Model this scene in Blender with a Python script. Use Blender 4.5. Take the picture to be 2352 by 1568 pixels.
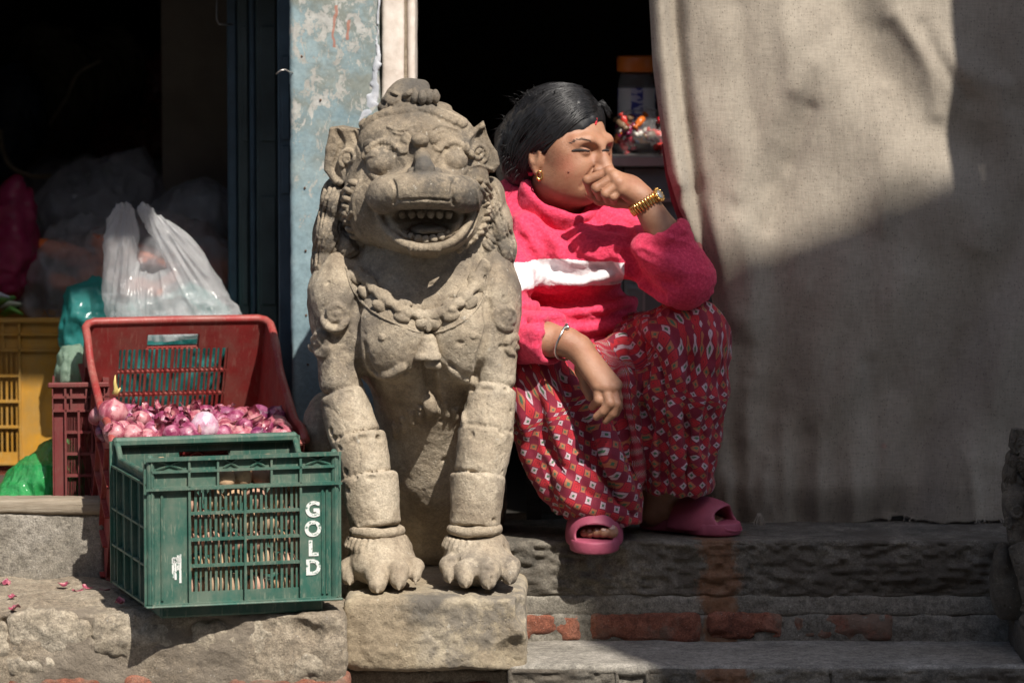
import bpy, math, random
import numpy as np
from mathutils import Vector, Matrix
random.seed(7); rng = np.random.default_rng(7)
scene = bpy.context.scene
for o in list(bpy.data.objects): bpy.data.objects.remove(o)
R = math.radians
# ------------------------------------------------------------------ camera
PITCH, DIST, ZC = R(5.0), 8.0, 0.393
cam_loc = Vector((0, -DIST*math.cos(PITCH), ZC + DIST*math.sin(PITCH)))
cd = bpy.data.cameras.new('camera'); cam = bpy.data.objects.new('camera', cd)
scene.collection.objects.link(cam); scene.camera = cam
cam.location = cam_loc; cam.rotation_euler = (math.pi/2 - PITCH, 0, 0)
cd.sensor_width = 36; cd.lens = 144; cd.clip_end = 2000
scene.render.resolution_x = 1024; scene.render.resolution_y = 682
cd.dof.use_dof = True; cd.dof.focus_distance = 7.85; cd.dof.aperture_fstop = 3.2
# ------------------------------------------------------------------ world, sun
SUN_EL, SUN_AZ = R(50), R(25)          # azimuth: to the right of straight-behind-the-camera
SUN = Vector((math.cos(SUN_EL)*math.sin(SUN_AZ), -math.cos(SUN_EL)*math.cos(SUN_AZ), math.sin(SUN_EL)))
w = bpy.data.worlds.new('World'); scene.world = w; w.use_nodes = True
nt = w.node_tree; bg = nt.nodes['Background']
sky = nt.nodes.new('ShaderNodeTexSky'); sky.sky_type = 'NISHITA'; sky.sun_disc = False
sky.sun_elevation = SUN_EL; sky.sun_rotation = math.pi - SUN_AZ
sky.air_density = 1.0; sky.dust_density = 1.5
nt.links.new(sky.outputs[0], bg.inputs[0]); bg.inputs[1].default_value = 0.118
sd = bpy.data.lights.new('sun', 'SUN'); sun = bpy.data.objects.new('sun', sd); scene.collection.objects.link(sun)
sd.energy = 5.0; sd.angle = R(0.53); sd.color = (1.0, 0.94, 0.85)
sun.rotation_euler = SUN.to_track_quat('Z', 'Y').to_euler(); sun.location = (2, -5, 6)
vs = scene.view_settings; vs.view_transform = 'Standard'; vs.look = 'None'; vs.exposure = 0.46; vs.gamma = 1
# ------------------------------------------------------------------ pixel -> place (2352 px wide view of the photograph)
FPX = 2352*cd.lens/36.0
_f = Vector((0, math.cos(PITCH), -math.sin(PITCH))); _u = Vector((0, math.sin(PITCH), math.cos(PITCH)))
def V(x, y, Y):
    d = _f + Vector((1, 0, 0))*((x-1176)/FPX) + _u*((784-y)/FPX)
    t = (Y-cam_loc.y)/d.y
    return cam_loc + d*t
def PX(Y): return (Y-cam_loc.y)/FPX    # metres per view pixel at depth Y (approx.)
# ------------------------------------------------------------------ object helpers
WL = {}
def tag(o, label=None, cat=None, group=None, kind=None):
    if label: o['label'] = label
    if cat: o['category'] = cat
    if group: o['group'] = group
    if kind: o['kind'] = kind
    return o
def link(o, parent=None):
    scene.collection.objects.link(o)
    if parent is not None: o.parent = parent
    return o
def thing(name, label, cat, loc=(0, 0, 0), group=None, rot=None):
    o = bpy.data.objects.new(name, None); link(o); o.location = loc; o.empty_display_size = .05
    if rot is not None: o.rotation_euler = rot
    WL[o.name] = Vector(loc); tag(o, label, cat, group); return o
def mkmesh(name, verts, faces, mats=None, smooth=False, midx=None, uv=None):
    me = bpy.data.meshes.new(name)
    v = np.asarray(verts, dtype=np.float32).reshape(-1, 3)
    if isinstance(faces, np.ndarray) and faces.ndim == 2:
        n, k = faces.shape
        me.vertices.add(len(v)); me.vertices.foreach_set('co', v.ravel())
        me.loops.add(n*k); me.loops.foreach_set('vertex_index', faces.astype(np.int32).ravel())
        me.polygons.add(n); me.polygons.foreach_set('loop_start', np.arange(0, n*k, k, dtype=np.int32))
        me.update(calc_edges=True)
    else:
        me.from_pydata([tuple(map(float, p)) for p in v], [], [tuple(map(int, f)) for f in faces])
    if mats is not None:
        for m in (mats if isinstance(mats, (list, tuple)) else [mats]): me.materials.append(m)
    if midx is not None: me.polygons.foreach_set('material_index', np.asarray(midx, dtype=np.int32))
    if smooth: me.polygons.foreach_set('use_smooth', np.ones(len(me.polygons), dtype=bool))
    if uv is not None:
        l = me.uv_layers.new(name='UVMap'); vi = np.zeros(len(me.loops), dtype=np.int32)
        me.loops.foreach_get('vertex_index', vi); l.data.foreach_set('uv', np.asarray(uv, dtype=np.float32)[vi].ravel())
    return me
def obj(name, verts, faces, mats=None, parent=None, smooth=False, local=False, **kw):
    """mesh object; verts are world coordinates unless local (then in the parent's frame)"""
    v = np.asarray(verts, dtype=np.float64).reshape(-1, 3)
    off = Vector((0, 0, 0))
    if parent is not None and not local: off = WL.get(parent.name, off)
    o = bpy.data.objects.new(name, mkmesh(name, v-np.array(off), faces, mats, smooth, **kw))
    link(o, parent); WL[o.name] = off
    return o
def copy_tree(o, parent=None):
    c = o.copy(); scene.collection.objects.link(c); c.parent = parent
    for ch in [x for x in bpy.data.objects if x.parent == o]: copy_tree(ch, c)
    return c
class MB:
    def __init__(s): s.v = []; s.f = []; s.m = []
    def add(s, vs_, fs, mi=0):
        n = len(s.v); s.v += [tuple(p) for p in vs_]; s.f += [tuple(i+n for i in f) for f in fs]; s.m += [mi]*len(fs)
    def box(s, lo, hi, M=None, mi=0, ch=0.0):
        (a, b, c), (d, e, g) = lo, hi
        if ch <= 0:
            P = [(a,b,c),(d,b,c),(d,e,c),(a,e,c),(a,b,g),(d,b,g),(d,e,g),(a,e,g)]
            F = [(0,3,2,1),(4,5,6,7),(0,1,5,4),(1,2,6,5),(2,3,7,6),(3,0,4,7)]
        else:
            P = []; F = []
            x = [a, a+ch, d-ch, d]; y = [b, b+ch, e-ch, e]; z = [c, c+ch, g-ch, g]
            idx = {}
            def vid(i, j, k):
                if (i,j,k) not in idx: idx[(i,j,k)] = len(P); P.append((x[i], y[j], z[k]))
                return idx[(i,j,k)]
            for (k, fl) in ((0, 1), (3, 0)):
                q = [vid(1,1,k), vid(2,1,k), vid(2,2,k), vid(1,2,k)]; F.append(tuple(q[::-1]) if fl else tuple(q))
                q = [vid(1,k,1), vid(2,k,1), vid(2,k,2), vid(1,k,2)]; F.append(tuple(q) if fl else tuple(q[::-1]))
                q = [vid(k,1,1), vid(k,2,1), vid(k,2,2), vid(k,1,2)]; F.append(tuple(q[::-1]) if fl else tuple(q))
            for i0, i1 in ((0, 1), (3, 2)):
                for j0, j1 in ((0, 1), (3, 2)):
                    F.append((vid(i0,j1,1), vid(i1,j0,1), vid(i1,j0,2), vid(i0,j1,2)))
                    F.append((vid(i0,1,j1), vid(i1,1,j0), vid(i1,2,j0), vid(i0,2,j1)))
                    F.append((vid(1,i0,j1), vid(1,i1,j0), vid(2,i1,j0), vid(2,i0,j1)))
                    for k0, k1 in ((0, 1), (3, 2)): F.append((vid(i1,j1,k0), vid(i1,j0,k1), vid(i0,j1,k1)))
        if M is not None: P = [tuple(M @ Vector(p)) for p in P]
        s.add(P, F, mi)
    def tube(s, pts, r, n=8, mi=0, cap=True, closed=False, flat=1.0):
        pts = [Vector(p) for p in pts]; m = len(pts)
        rr = r if isinstance(r, (list, tuple)) else [r]*m
        P = []; up = Vector((0.13, 0.31, 0.94)).normalized(); prev = None
        for i, p in enumerate(pts):
            if closed: t = (pts[(i+1) % m]-pts[i-1])
            else: t = pts[min(i+1, m-1)]-pts[max(i-1, 0)]
            t = t.normalized() if t.length > 1e-9 else Vector((0, 0, 1))
            if prev is None:
                a = t.cross(up if abs(t.dot(up)) < .95 else Vector((1, 0, 0))).normalized()
            else:
                a = (prev - t*prev.dot(t)); a = a.normalized() if a.length > 1e-6 else t.orthogonal().normalized()
            prev = a; b = t.cross(a)
            for j in range(n):
                th = 2*math.pi*j/n; P.append(p + a*(math.cos(th)*rr[i]) + b*(math.sin(th)*rr[i]*flat))
        F = []
        for i in range(m if closed else m-1):
            i2 = (i+1) % m
            for j in range(n):
                j2 = (j+1) % n; F.append((i*n+j, i*n+j2, i2*n+j2, i2*n+j))
        if cap and not closed:
            F.append(tuple(range(n))[::-1]); F.append(tuple((m-1)*n+j for j in range(n)))
        s.add(P, F, mi)
    def lathe(s, prof, c=(0, 0, 0), n=24, M=None, mi=0):
        P = []; F = []
        for r_, z_ in prof:
            for j in range(n):
                th = 2*math.pi*j/n; P.append(Vector((r_*math.cos(th), r_*math.sin(th), z_)))
        for i in range(len(prof)-1):
            for j in range(n):
                j2 = (j+1) % n; F.append((i*n+j, i*n+j2, (i+1)*n+j2, (i+1)*n+j))
        F.append(tuple(range(n))[::-1]); F.append(tuple((len(prof)-1)*n+j for j in range(n)))
        if M is not None: P = [M @ p for p in P]
        s.add([p+Vector(c) for p in P], F, mi)
    def build(s, name, mats, parent=None, smooth=False, local=False, **kw):
        return obj(name, s.v, s.f, mats, parent, smooth, local, midx=s.m, **kw)
def spline(pts, n=8):
    P = [np.array(p, float) for p in pts]; out = []
    P = [2*P[0]-P[1]] + P + [2*P[-1]-P[-2]]
    for i in range(1, len(P)-2):
        for k in range(n):
            t = k/n; a, b, c, d = P[i-1], P[i], P[i+1], P[i+2]
            out.append(.5*((2*b)+(-a+c)*t+(2*a-5*b+4*c-d)*t*t+(-a+3*b-3*c+d)*t**3))
    out.append(P[-2]); return out
# ------------------------------------------------------------------ value noise in numpy
_perm = rng.random(4096).astype(np.float32)
def vnoise(P, sc, seed=0):
    q = np.asarray(P)/sc + seed*17.31; i = np.floor(q).astype(np.int64); f = q-i; f = f*f*(3-2*f)
    out = 0
    for dx in (0, 1):
        for dy in (0, 1):
            for dz in (0, 1):
                hh = ((i[:, 0]+dx)*73856093 ^ (i[:, 1]+dy)*19349663 ^ (i[:, 2]+dz)*83492791) & 4095
                wgt = (f[:, 0] if dx else 1-f[:, 0])*(f[:, 1] if dy else 1-f[:, 1])*(f[:, 2] if dz else 1-f[:, 2])
                out = out + wgt*_perm[hh]
    return out*2-1
# ------------------------------------------------------------------ signed-distance sculpting + surface nets
class SDF:
    def __init__(s, lo, hi, h):
        s.h = h; s.lo = np.array(lo, float)
        s.ax = [np.arange(lo[i], hi[i]+h, h, dtype=np.float32) for i in range(3)]
        s.f = np.full([len(a) for a in s.ax], 1.0, np.float32)
    def op(s, fn, lo, hi, k=0.0, mode='u', pad=None):
        pad = (k if pad is None else pad)+3*s.h
        sl = []
        for i in range(3):
            a = int(max(0, math.floor((lo[i]-pad-s.lo[i])/s.h))); b = int(min(len(s.ax[i]), math.ceil((hi[i]+pad-s.lo[i])/s.h)+1))
            if b <= a: return
            sl.append(slice(a, b))
        sl = tuple(sl)
        d = fn(s.ax[0][sl[0]][:, None, None], s.ax[1][sl[1]][None, :, None], s.ax[2][sl[2]][None, None, :])
        a = s.f[sl]
        if mode == 'u':
            if k > 0:
                h_ = np.maximum(k-np.abs(a-d), 0)/k; s.f[sl] = np.minimum(a, d)-h_*h_*k*.25
            else: s.f[sl] = np.minimum(a, d)
        elif mode == 's':
            d = -d
            if k > 0:
                h_ = np.maximum(k-np.abs(a-d), 0)/k; s.f[sl] = np.maximum(a, d)+h_*h_*k*.25
            else: s.f[sl] = np.maximum(a, d)
        elif mode == 'i': s.f[sl] = np.maximum(a, d)
        elif mode == 'add': s.f[sl] = a+d
    def ell(s, c, r, k=0.0, mode='u', M=None):
        c = tuple(c); r = tuple(map(float, r)); rm = max(r)
        ext = (rm,)*3 if M is not None else r
        def fn(X, Y, Z):
            x, y, z = X-c[0], Y-c[1], Z-c[2]
            if M is not None:
                x, y, z = (M[0][0]*x+M[1][0]*y+M[2][0]*z, M[0][1]*x+M[1][1]*y+M[2][1]*z, M[0][2]*x+M[1][2]*y+M[2][2]*z)
            k0 = np.sqrt((x/r[0])**2+(y/r[1])**2+(z/r[2])**2)
            k1 = np.sqrt((x/r[0]**2)**2+(y/r[1]**2)**2+(z/r[2]**2)**2)+1e-9
            return (k0*(k0-1)/k1).astype(np.float32)
        s.op(fn, [c[i]-ext[i] for i in range(3)], [c[i]+ext[i] for i in range(3)], k, mode)
    def cap(s, a, b, ra, rb=None, k=0.0, mode='u'):
        rb = ra if rb is None else rb
        a = np.array(a, float); b = np.array(b, float); ab = b-a; L = float(ab @ ab)+1e-12; m = max(ra, rb)
        def fn(X, Y, Z):
            x, y, z = X-a[0], Y-a[1], Z-a[2]
            t = np.clip((x*ab[0]+y*ab[1]+z*ab[2])/L, 0, 1)
            return (np.sqrt((x-t*ab[0])**2+(y-t*ab[1])**2+(z-t*ab[2])**2)-(ra+(rb-ra)*t)).astype(np.float32)
        s.op(fn, np.minimum(a, b)-m, np.maximum(a, b)+m, k, mode)
    def chain(s, pts, rad, k=0.0, mode='u'):
        rad = rad if isinstance(rad, (list, tuple, np.ndarray)) else [rad]*len(pts)
        for i in range(len(pts)-1): s.cap(pts[i], pts[i+1], rad[i], rad[i+1], k, mode)
    def frustum(s, a, b, ra, rb, rnd=0.006, k=0.0, mode='u', ey=1.0):
        a = np.array(a, float); b = np.array(b, float); ab = b-a; L = float(np.linalg.norm(ab)); n = ab/L; m = max(ra, rb)*max(1, ey)
        def fn(X, Y, Z):
            x, y, z = X-a[0], (Y-a[1]), Z-a[2]
            t = x*n[0]+y*n[1]+z*n[2]
            px, py, pz = x-t*n[0], (y-t*n[1])/ey, z-t*n[2]
            rad = np.sqrt(px*px+py*py+pz*pz)-(ra+(rb-ra)*np.clip(t/L, 0, 1)); ax = np.abs(t-L/2)-L/2
            u = np.maximum(rad+rnd, 0); w_ = np.maximum(ax+rnd, 0)
            return (np.sqrt(u*u+w_*w_)+np.minimum(np.maximum(rad, ax)+rnd, 0)-rnd).astype(np.float32)
        s.op(fn, np.minimum(a, b)-m, np.maximum(a, b)+m, k, mode)
    def box(s, c, hf, M=None, rnd=0.004, k=0.0, mode='u'):
        c = tuple(c); rm = float(np.linalg.norm(hf)); ext = (rm,)*3 if M is not None else hf
        def fn(X, Y, Z):
            x, y, z = X-c[0], Y-c[1], Z-c[2]
            if M is not None:
                x, y, z = (M[0][0]*x+M[1][0]*y+M[2][0]*z, M[0][1]*x+M[1][1]*y+M[2][1]*z, M[0][2]*x+M[1][2]*y+M[2][2]*z)
            qx, qy, qz = np.abs(x)-hf[0]+rnd, np.abs(y)-hf[1]+rnd, np.abs(z)-hf[2]+rnd
            return (np.sqrt(np.maximum(qx, 0)**2+np.maximum(qy, 0)**2+np.maximum(qz, 0)**2)+np.minimum(np.maximum(qx, np.maximum(qy, qz)), 0)-rnd).astype(np.float32)
        s.op(fn, [c[i]-ext[i] for i in range(3)], [c[i]+ext[i] for i in range(3)], k, mode)
    def torus(s, c, Rm, r, M=None, k=0.0, mode='u', ey=1.0):
        c = tuple(c); m = (Rm+r)*max(1, ey)
        def fn(X, Y, Z):
            x, y, z = X-c[0], Y-c[1], Z-c[2]
            if M is not None:
                x, y, z = (M[0][0]*x+M[1][0]*y+M[2][0]*z, M[0][1]*x+M[1][1]*y+M[2][1]*z, M[0][2]*x+M[1][2]*y+M[2][2]*z)
            q = np.sqrt(x*x+(y/ey)**2)-Rm
            return (np.sqrt(q*q+z*z)-r).astype(np.float32)
        s.op(fn, [q-m for q in c], [q+m for q in c], k, mode)
    def sample(s, P):
        q = (np.asarray(P, float)-s.lo)/s.h; i = np.floor(q).astype(int)
        for a in range(3): i[:, a] = np.clip(i[:, a], 0, s.f.shape[a]-2)
        f = np.clip(q-i, 0, 1); out = 0
        for dx in (0, 1):
            for dy in (0, 1):
                for dz in (0, 1):
                    wgt = (f[:, 0] if dx else 1-f[:, 0])*(f[:, 1] if dy else 1-f[:, 1])*(f[:, 2] if dz else 1-f[:, 2])
                    out = out+wgt*s.f[i[:, 0]+dx, i[:, 1]+dy, i[:, 2]+dz]
        return out
    def hit(s, x, y, out=0.0, Y0=-.7, Y1=.8):
        """first surface point under view pixel (x, y), pushed 'out' metres towards the viewer"""
        Ys = np.arange(Y0, Y1, .001); d = _f+Vector((1, 0, 0))*((x-1176)/FPX)+_u*((784-y)/FPX)
        P = np.array(cam_loc)[None, :]+np.array(d)[None, :]*((Ys-cam_loc.y)/d.y)[:, None]
        ok = np.all((P >= s.lo) & (P <= [a[-1] for a in s.ax]), axis=1)
        v = np.where(ok, s.sample(P), 1.0); j = np.nonzero(v < 0)[0]
        if len(j) == 0: j = [int(np.argmin(v))]
        p = P[j[0]].copy(); p -= np.array(d)*out
        return p
    def mesh(s):
        f = s.f; h = s.h; n = f.shape
        ins = f < 0
        c = [ins[dx:n[0]-1+dx, dy:n[1]-1+dy, dz:n[2]-1+dz] for dx in (0, 1) for dy in (0, 1) for dz in (0, 1)]
        al = c[0].copy(); an = c[0].copy()
        for q in c[1:]: al &= q; an |= q
        act = an & ~al
        I = np.nonzero(act); N = len(I[0]); idx = np.full(act.shape, -1, np.int32); idx[I] = np.arange(N)
        acc = np.zeros((N, 3), np.float32); cnt = np.zeros(N, np.float32)
        cr = {}
        for dx in (0, 1):
            for dy in (0, 1):
                for dz in (0, 1): cr[(dx, dy, dz)] = f[I[0]+dx, I[1]+dy, I[2]+dz]
        for a in range(3):
            for u in (0, 1):
                for v in (0, 1):
                    p0 = [0, 0, 0]; o2 = [i for i in range(3) if i != a]; p0[o2[0]] = u; p0[o2[1]] = v; p1 = list(p0); p1[a] = 1
                    A, B = cr[tuple(p0)], cr[tuple(p1)]; m = (A < 0) != (B < 0); t = A/np.where(m, A-B, 1)
                    for q in range(3): acc[:, q] += np.where(m, t if q == a else p0[q], 0)
                    cnt += m
        P = acc/cnt[:, None]+np.stack(I, 1); P = P*h+s.lo[None, :]
        quads = []
        for a in range(3):
            sA = [slice(1, n[i]-1) for i in range(3)]; sB = [slice(1, n[i]-1) for i in range(3)]
            sA[a] = slice(0, n[a]-1); sB[a] = slice(1, n[a])
            A, B = ins[tuple(sA)], ins[tuple(sB)]
            for flip, m in ((0, A & ~B), (1, ~A & B)):
                J = list(np.nonzero(m))
                J = [J[i]+(0 if i == a else 1) for i in range(3)]
                o1, o2 = [(1, 2), (2, 0), (0, 1)][a]
                def cell(d1, d2):
                    K = list(J); K[o1] = K[o1]-d1; K[o2] = K[o2]-d2; return idx[K[0], K[1], K[2]]
                q = np.stack([cell(1, 1), cell(0, 1), cell(0, 0), cell(1, 0)], 1)
                quads.append(q[:, ::-1] if flip else q)
        Q = np.concatenate(quads); Q = Q[(Q >= 0).all(1)]
        return P, Q
def vnormals(P, Q):
    a, b, c, d = P[Q[:, 0]], P[Q[:, 1]], P[Q[:, 2]], P[Q[:, 3]]
    n = np.cross(c-a, d-b); N = np.zeros_like(P)
    for i in range(4):
        for q in range(3): N[:, q] += np.bincount(Q[:, i], n[:, q], len(P))
    return N/(np.linalg.norm(N, axis=1, keepdims=True)+1e-12)
def rough(P, Q, amps):
    N = vnormals(P, Q); d = 0
    for i, (a, sc) in enumerate(amps): d = d+a*vnoise(P, sc, i+1)
    return P+N*np.asarray(d)[:, None]
# ------------------------------------------------------------------ node materials
class NT:
    def __init__(s, name):
        s.m = bpy.data.materials.new(name); s.m.use_nodes = True; s.t = s.m.node_tree; s.b = s.t.nodes['Principled BSDF']
        s._tc = None
    def n(s, typ, **kw):
        q = s.t.nodes.new(typ)
        for k, v in kw.items(): setattr(q, k, v)
        return q
    def l(s, a, b): s.t.links.new(a, b)
    def co(s, which='Object'):
        if s._tc is None: s._tc = s.n('ShaderNodeTexCoord')
        return s._tc.outputs[which]
    def mapping(s, scale=(1, 1, 1), src=None, loc=(0, 0, 0), rot=(0, 0, 0)):
        q = s.n('ShaderNodeMapping'); q.inputs['Scale'].default_value = scale; q.inputs['Location'].default_value = loc
        q.inputs['Rotation'].default_value = rot
        s.l(src or s.co(), q.inputs['Vector']); return q.outputs[0]
    def noise(s, scale, detail=5, rough=.6, src=None, dist=0.0):
        q = s.n('ShaderNodeTexNoise'); q.inputs['Scale'].default_value = scale; q.inputs['Detail'].default_value = detail
        q.inputs['Roughness'].default_value = rough; q.inputs['Distortion'].default_value = dist
        s.l(src or s.co(), q.inputs['Vector']); return q.outputs['Fac']
    def vor(s, scale, src=None, feature='F1', out='Distance', rnd=1.0):
        q = s.n('ShaderNodeTexVoronoi', feature=feature); q.inputs['Scale'].default_value = scale
        q.inputs['Randomness'].default_value = rnd
        s.l(src or s.co(), q.inputs['Vector']); return q.outputs[out]
    def ramp(s, fac, stops, interp='LINEAR'):
        q = s.n('ShaderNodeValToRGB'); cr = q.color_ramp; cr.interpolation = interp
        while len(cr.elements) < len(stops): cr.elements.new(.5)
        for e, (p, c) in zip(cr.elements, stops):
            e.position = p; e.color = (c, c, c, 1) if isinstance(c, (int, float)) else (*c[:3], 1)
        s.l(fac, q.inputs[0]); return q.outputs[0]
    def mix(s, fac, a, b, mode='MIX'):
        q = s.n('ShaderNodeMix', data_type='RGBA', blend_type=mode)
        for sock, v in ((q.inputs[0], fac), (q.inputs[6], a), (q.inputs[7], b)):
            if isinstance(v, bpy.types.NodeSocket): s.l(v, sock)
            elif isinstance(v, (int, float)): sock.default_value = v if sock == q.inputs[0] else (v, v, v, 1)
            else: sock.default_value = (*v[:3], 1)
        return q.outputs[2]
    def math(s, op, a, b=0.0, c=0.0):
        q = s.n('ShaderNodeMath', operation=op)
        for i, v in enumerate((a, b, c)):
            if isinstance(v, bpy.types.NodeSocket): s.l(v, q.inputs[i])
            else: q.inputs[i].default_value = v
        return q.outputs[0]
    def col(s, c):
        if isinstance(c, bpy.types.NodeSocket): s.l(c, s.b.inputs['Base Color'])
        else: s.b.inputs['Base Color'].default_value = (*c, 1)
        return s
    def set(s, **kw):
        for k, v in kw.items():
            k = k.replace('_', ' ').capitalize() if k not in ('IOR',) else k
            names = {q.name.lower(): q for q in s.b.inputs}
            sock = names[k.lower()]
            if isinstance(v, bpy.types.NodeSocket): s.l(v, sock)
            else: sock.default_value = (*v, 1) if isinstance(v, tuple) and len(v) == 3 and len(sock.default_value) == 4 else v
        return s
    def bump(s, hgt, strength=.5, dist=.01, prev=None):
        q = s.n('ShaderNodeBump'); q.inputs['Strength'].default_value = strength; q.inputs['Distance'].default_value = dist
        s.l(hgt, q.inputs['Height'])
        if prev is not None: s.l(prev, q.inputs['Normal'])
        s.l(q.outputs[0], s.b.inputs['Normal']); return q.outputs[0]
def simple(name, c, rough_=.6, var=.25, sc=8, bs=0.0, bsc=60, **kw):
    m = NT(name); n1 = m.noise(sc, 6); c = np.array(c)
    m.col(m.ramp(n1, [(.3, tuple(c*(1-var))), (.7, tuple(np.minimum(c*(1+var), 1)))])); m.set(roughness=rough_, **kw)
    if bs > 0: m.bump(m.noise(bsc, 6), bs, .005)
    return m.m
# ================================================================== setting: ground, steps, building
def struct(o): o['kind'] = 'structure'; return o
def px_box(x0, x1, y0, y1, Yf, Yb):
    """box whose front face at depth Yf covers the view-pixel rectangle"""
    a = V(x0, y1, Yf); b = V(x1, y0, Yf); return (a.x, Yf, a.z), (b.x, Yb, b.z)
def stone_block(name, lo, hi, mat, parent, h=.006, amps=((.005, .06), (.003, .02), (.0015, .008)), rnd=.01, bites=0, cutback=True):
    lo = np.array(lo, float); hi = np.array(hi, float)
    S_ = SDF(lo-.02, hi+.02, h); S_.box((lo+hi)/2, (hi-lo)/2, None, rnd)
    for _ in range(bites):
        c = (random.uniform(lo[0], hi[0]), lo[1]-.004, random.choice((lo[2], hi[2])) + random.uniform(-.01, .01))
        S_.ell(c, (random.uniform(.012, .05), random.uniform(.008, .02), random.uniform(.006, .016)), .006, 's')
    P_, Q_ = S_.mesh(); return obj(name, rough(P_, Q_, amps), Q_, mat, parent, True)
def rock_mat(name, cs, stain=None, bump=.7, sc=1.0, streak=1.0, white=.5, ochre=None):
    m = NT(name); src = m.mapping((1, 1, streak))
    b = m.ramp(m.noise(8*sc, 9, .7, src), [(.36, cs[0]), (.5, cs[1]), (.64, cs[2])])
    b = m.mix(1.0, b, m.ramp(m.noise(70*sc, 8, .8, src), [(.36, .55), (.5, 1.0), (.64, 1.35)]), 'MULTIPLY')
    b = m.mix(1.0, b, m.ramp(m.noise(300*sc, 4, .7), [(.36, .7), (.5, 1.0), (.64, 1.25)]), 'MULTIPLY')
    if stain is not None:
        b = m.mix(m.ramp(m.noise(4.5*sc, 6, .68), [(.48, 0.0), (.58, .85)]), b, stain)
    b = m.mix(m.math('MULTIPLY', m.ramp(m.vor(85*sc), [(.08, white), (.13, 0.0)]), m.ramp(m.noise(30*sc, 2), [(.5, 0.0), (.56, 1.0)])), b, (.6, .57, .52))
    if ochre is not None:
        sp_ = m.n('ShaderNodeSeparateXYZ'); m.l(m.co(), sp_.inputs[0])
        f_ = m.math('ADD', m.math('DIVIDE', m.math('ABSOLUTE', m.math('SUBTRACT', sp_.outputs[0], ochre[0])), ochre[1]), m.math('MULTIPLY', m.math('SUBTRACT', m.noise(26, 7, .72, m.mapping((1, 1, .6))), .5), 3.0))
        b = m.mix(m.ramp(f_, [(.55, .85), (1.0, 0.0)]), b, m.ramp(m.noise(40, 6, .7), [(.38, (.16, .07, .03)), (.5, (.27, .12, .055)), (.62, (.30, .17, .10))]))
    m.col(b).set(roughness=.93)
    q = m.bump(m.noise(75*sc, 9, .8, src), min(bump*1.3, 1), .010); q = m.bump(m.noise(260*sc, 4, .7), min(bump*.8, 1), .003, q); m.bump(m.noise(18*sc, 6, .7, src), min(bump*.6, 1), .015, q)
    return m
M_concrete = rock_mat('grey concrete', ((.17, .15, .125), (.25, .225, .185), (.33, .30, .255)), None, .5).m
M_dirt = rock_mat('dusty mud plaster', ((.27, .215, .155), (.37, .305, .225), (.45, .385, .295)), (.24, .20, .155), .75).m
M_stepstone = rock_mat('hewn step stone', ((.11, .098, .08), (.215, .19, .152), (.33, .295, .24)), (.11, .09, .068), 1.0, .9, 1.0, .2, (-.093, .050)).m
M_mortar = rock_mat('grey mortar', ((.15, .135, .11), (.215, .195, .16), (.275, .25, .21)), None, .45, 1.0, 1.0, .5, (-.093, .045)).m
M_tread = rock_mat('worn tread', ((.175, .16, .135), (.245, .225, .19), (.315, .29, .25)), None, .35, .8, 1, .3).m
mm = rock_mat('old red brick', ((.20, .066, .038), (.31, .11, .065), (.40, .175, .115)), (.26, .19, .14), .7, 1.4); M_brick = mm.m
M_ochre = rock_mat('rust stained stone', ((.20, .085, .035), (.27, .125, .055), (.30, .17, .10)), (.16, .125, .09), .8, 1.2).m
M_fieldstone = rock_mat('field stone', ((.28, .235, .175), (.365, .31, .235), (.43, .375, .295)), None, .6, .8).m
M_street = rock_mat('street paving', ((.085, .08, .075), (.115, .108, .10), (.15, .142, .13)), None, .4, .5).m
def wood_mat(name, cs, streak=12, rough_=.8):
    m = NT(name); src = m.mapping((1, 8, streak))
    b = m.ramp(m.noise(9, 8, .65, src), [(.3, cs[0]), (.5, cs[1]), (.7, cs[2])]); m.col(b).set(roughness=rough_)
    m.bump(m.noise(30, 8, .7, src), .5, .004); return m.m
M_wood = wood_mat('weathered grey wood', ((.16, .125, .085), (.25, .205, .15), (.33, .285, .22)))
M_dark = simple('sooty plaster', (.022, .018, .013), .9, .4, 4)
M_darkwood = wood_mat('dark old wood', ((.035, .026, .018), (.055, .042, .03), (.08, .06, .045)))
# ground: a street sheet to the horizon
g = obj('street_ground', [(-400, -400, -.62), (400, -400, -.62), (400, 400, -.62), (-400, 400, -.62)], [(0, 1, 2, 3)], M_street)
struct(g)
# ---- right-hand steps
us = struct(thing('upper_step', None, None, (0.5, .2, -.2)))
lo, hi = px_box(1150, 2420, 1250, 1378, 0.0, .34); lo = (lo[0], 0.0, -.112); hi = (hi[0], .44, 0.0)
def chiselled(lo, hi, mat, parent, name='stone'):
    lo = np.array(lo); hi = np.array(hi); S_ = SDF(lo-.02, hi+.02, .0045); S_.box((lo+hi)/2, (hi-lo)/2, None, .009)
    P_, Q_ = S_.mesh(); N_ = vnormals(P_, Q_)
    fr = np.clip(-N_[:, 1], 0, 1)
    d = .008*vnoise(P_*[1, 1, 2.0], .07, 1)+.010*np.abs(vnoise(P_*[.7, 1, 1.9], .030, 2))+.006*vnoise(P_*[.8, 1, 1.5], .013, 3)-.006
    tp = .002*vnoise(P_, .08, 5)
    P_ = P_+N_*(d*fr+tp)[:, None]
    return obj(name, P_, Q_, mat, parent, True)
chiselled(lo, hi, M_stepstone, us, 'stone')
stone_block('mortar_band', (lo[0], .0, -.150), (hi[0], .30, -.106), M_mortar, us, .006, ((.006, .12), (.003, .03), (.001, .01)), .008)
stone_block('mortar_bed', (lo[0], .0005, -.215), (hi[0], .30, -.146), M_mortar, us, .0055, ((.005, .07), (.004, .02), (.0015, .008)), .006)
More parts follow.
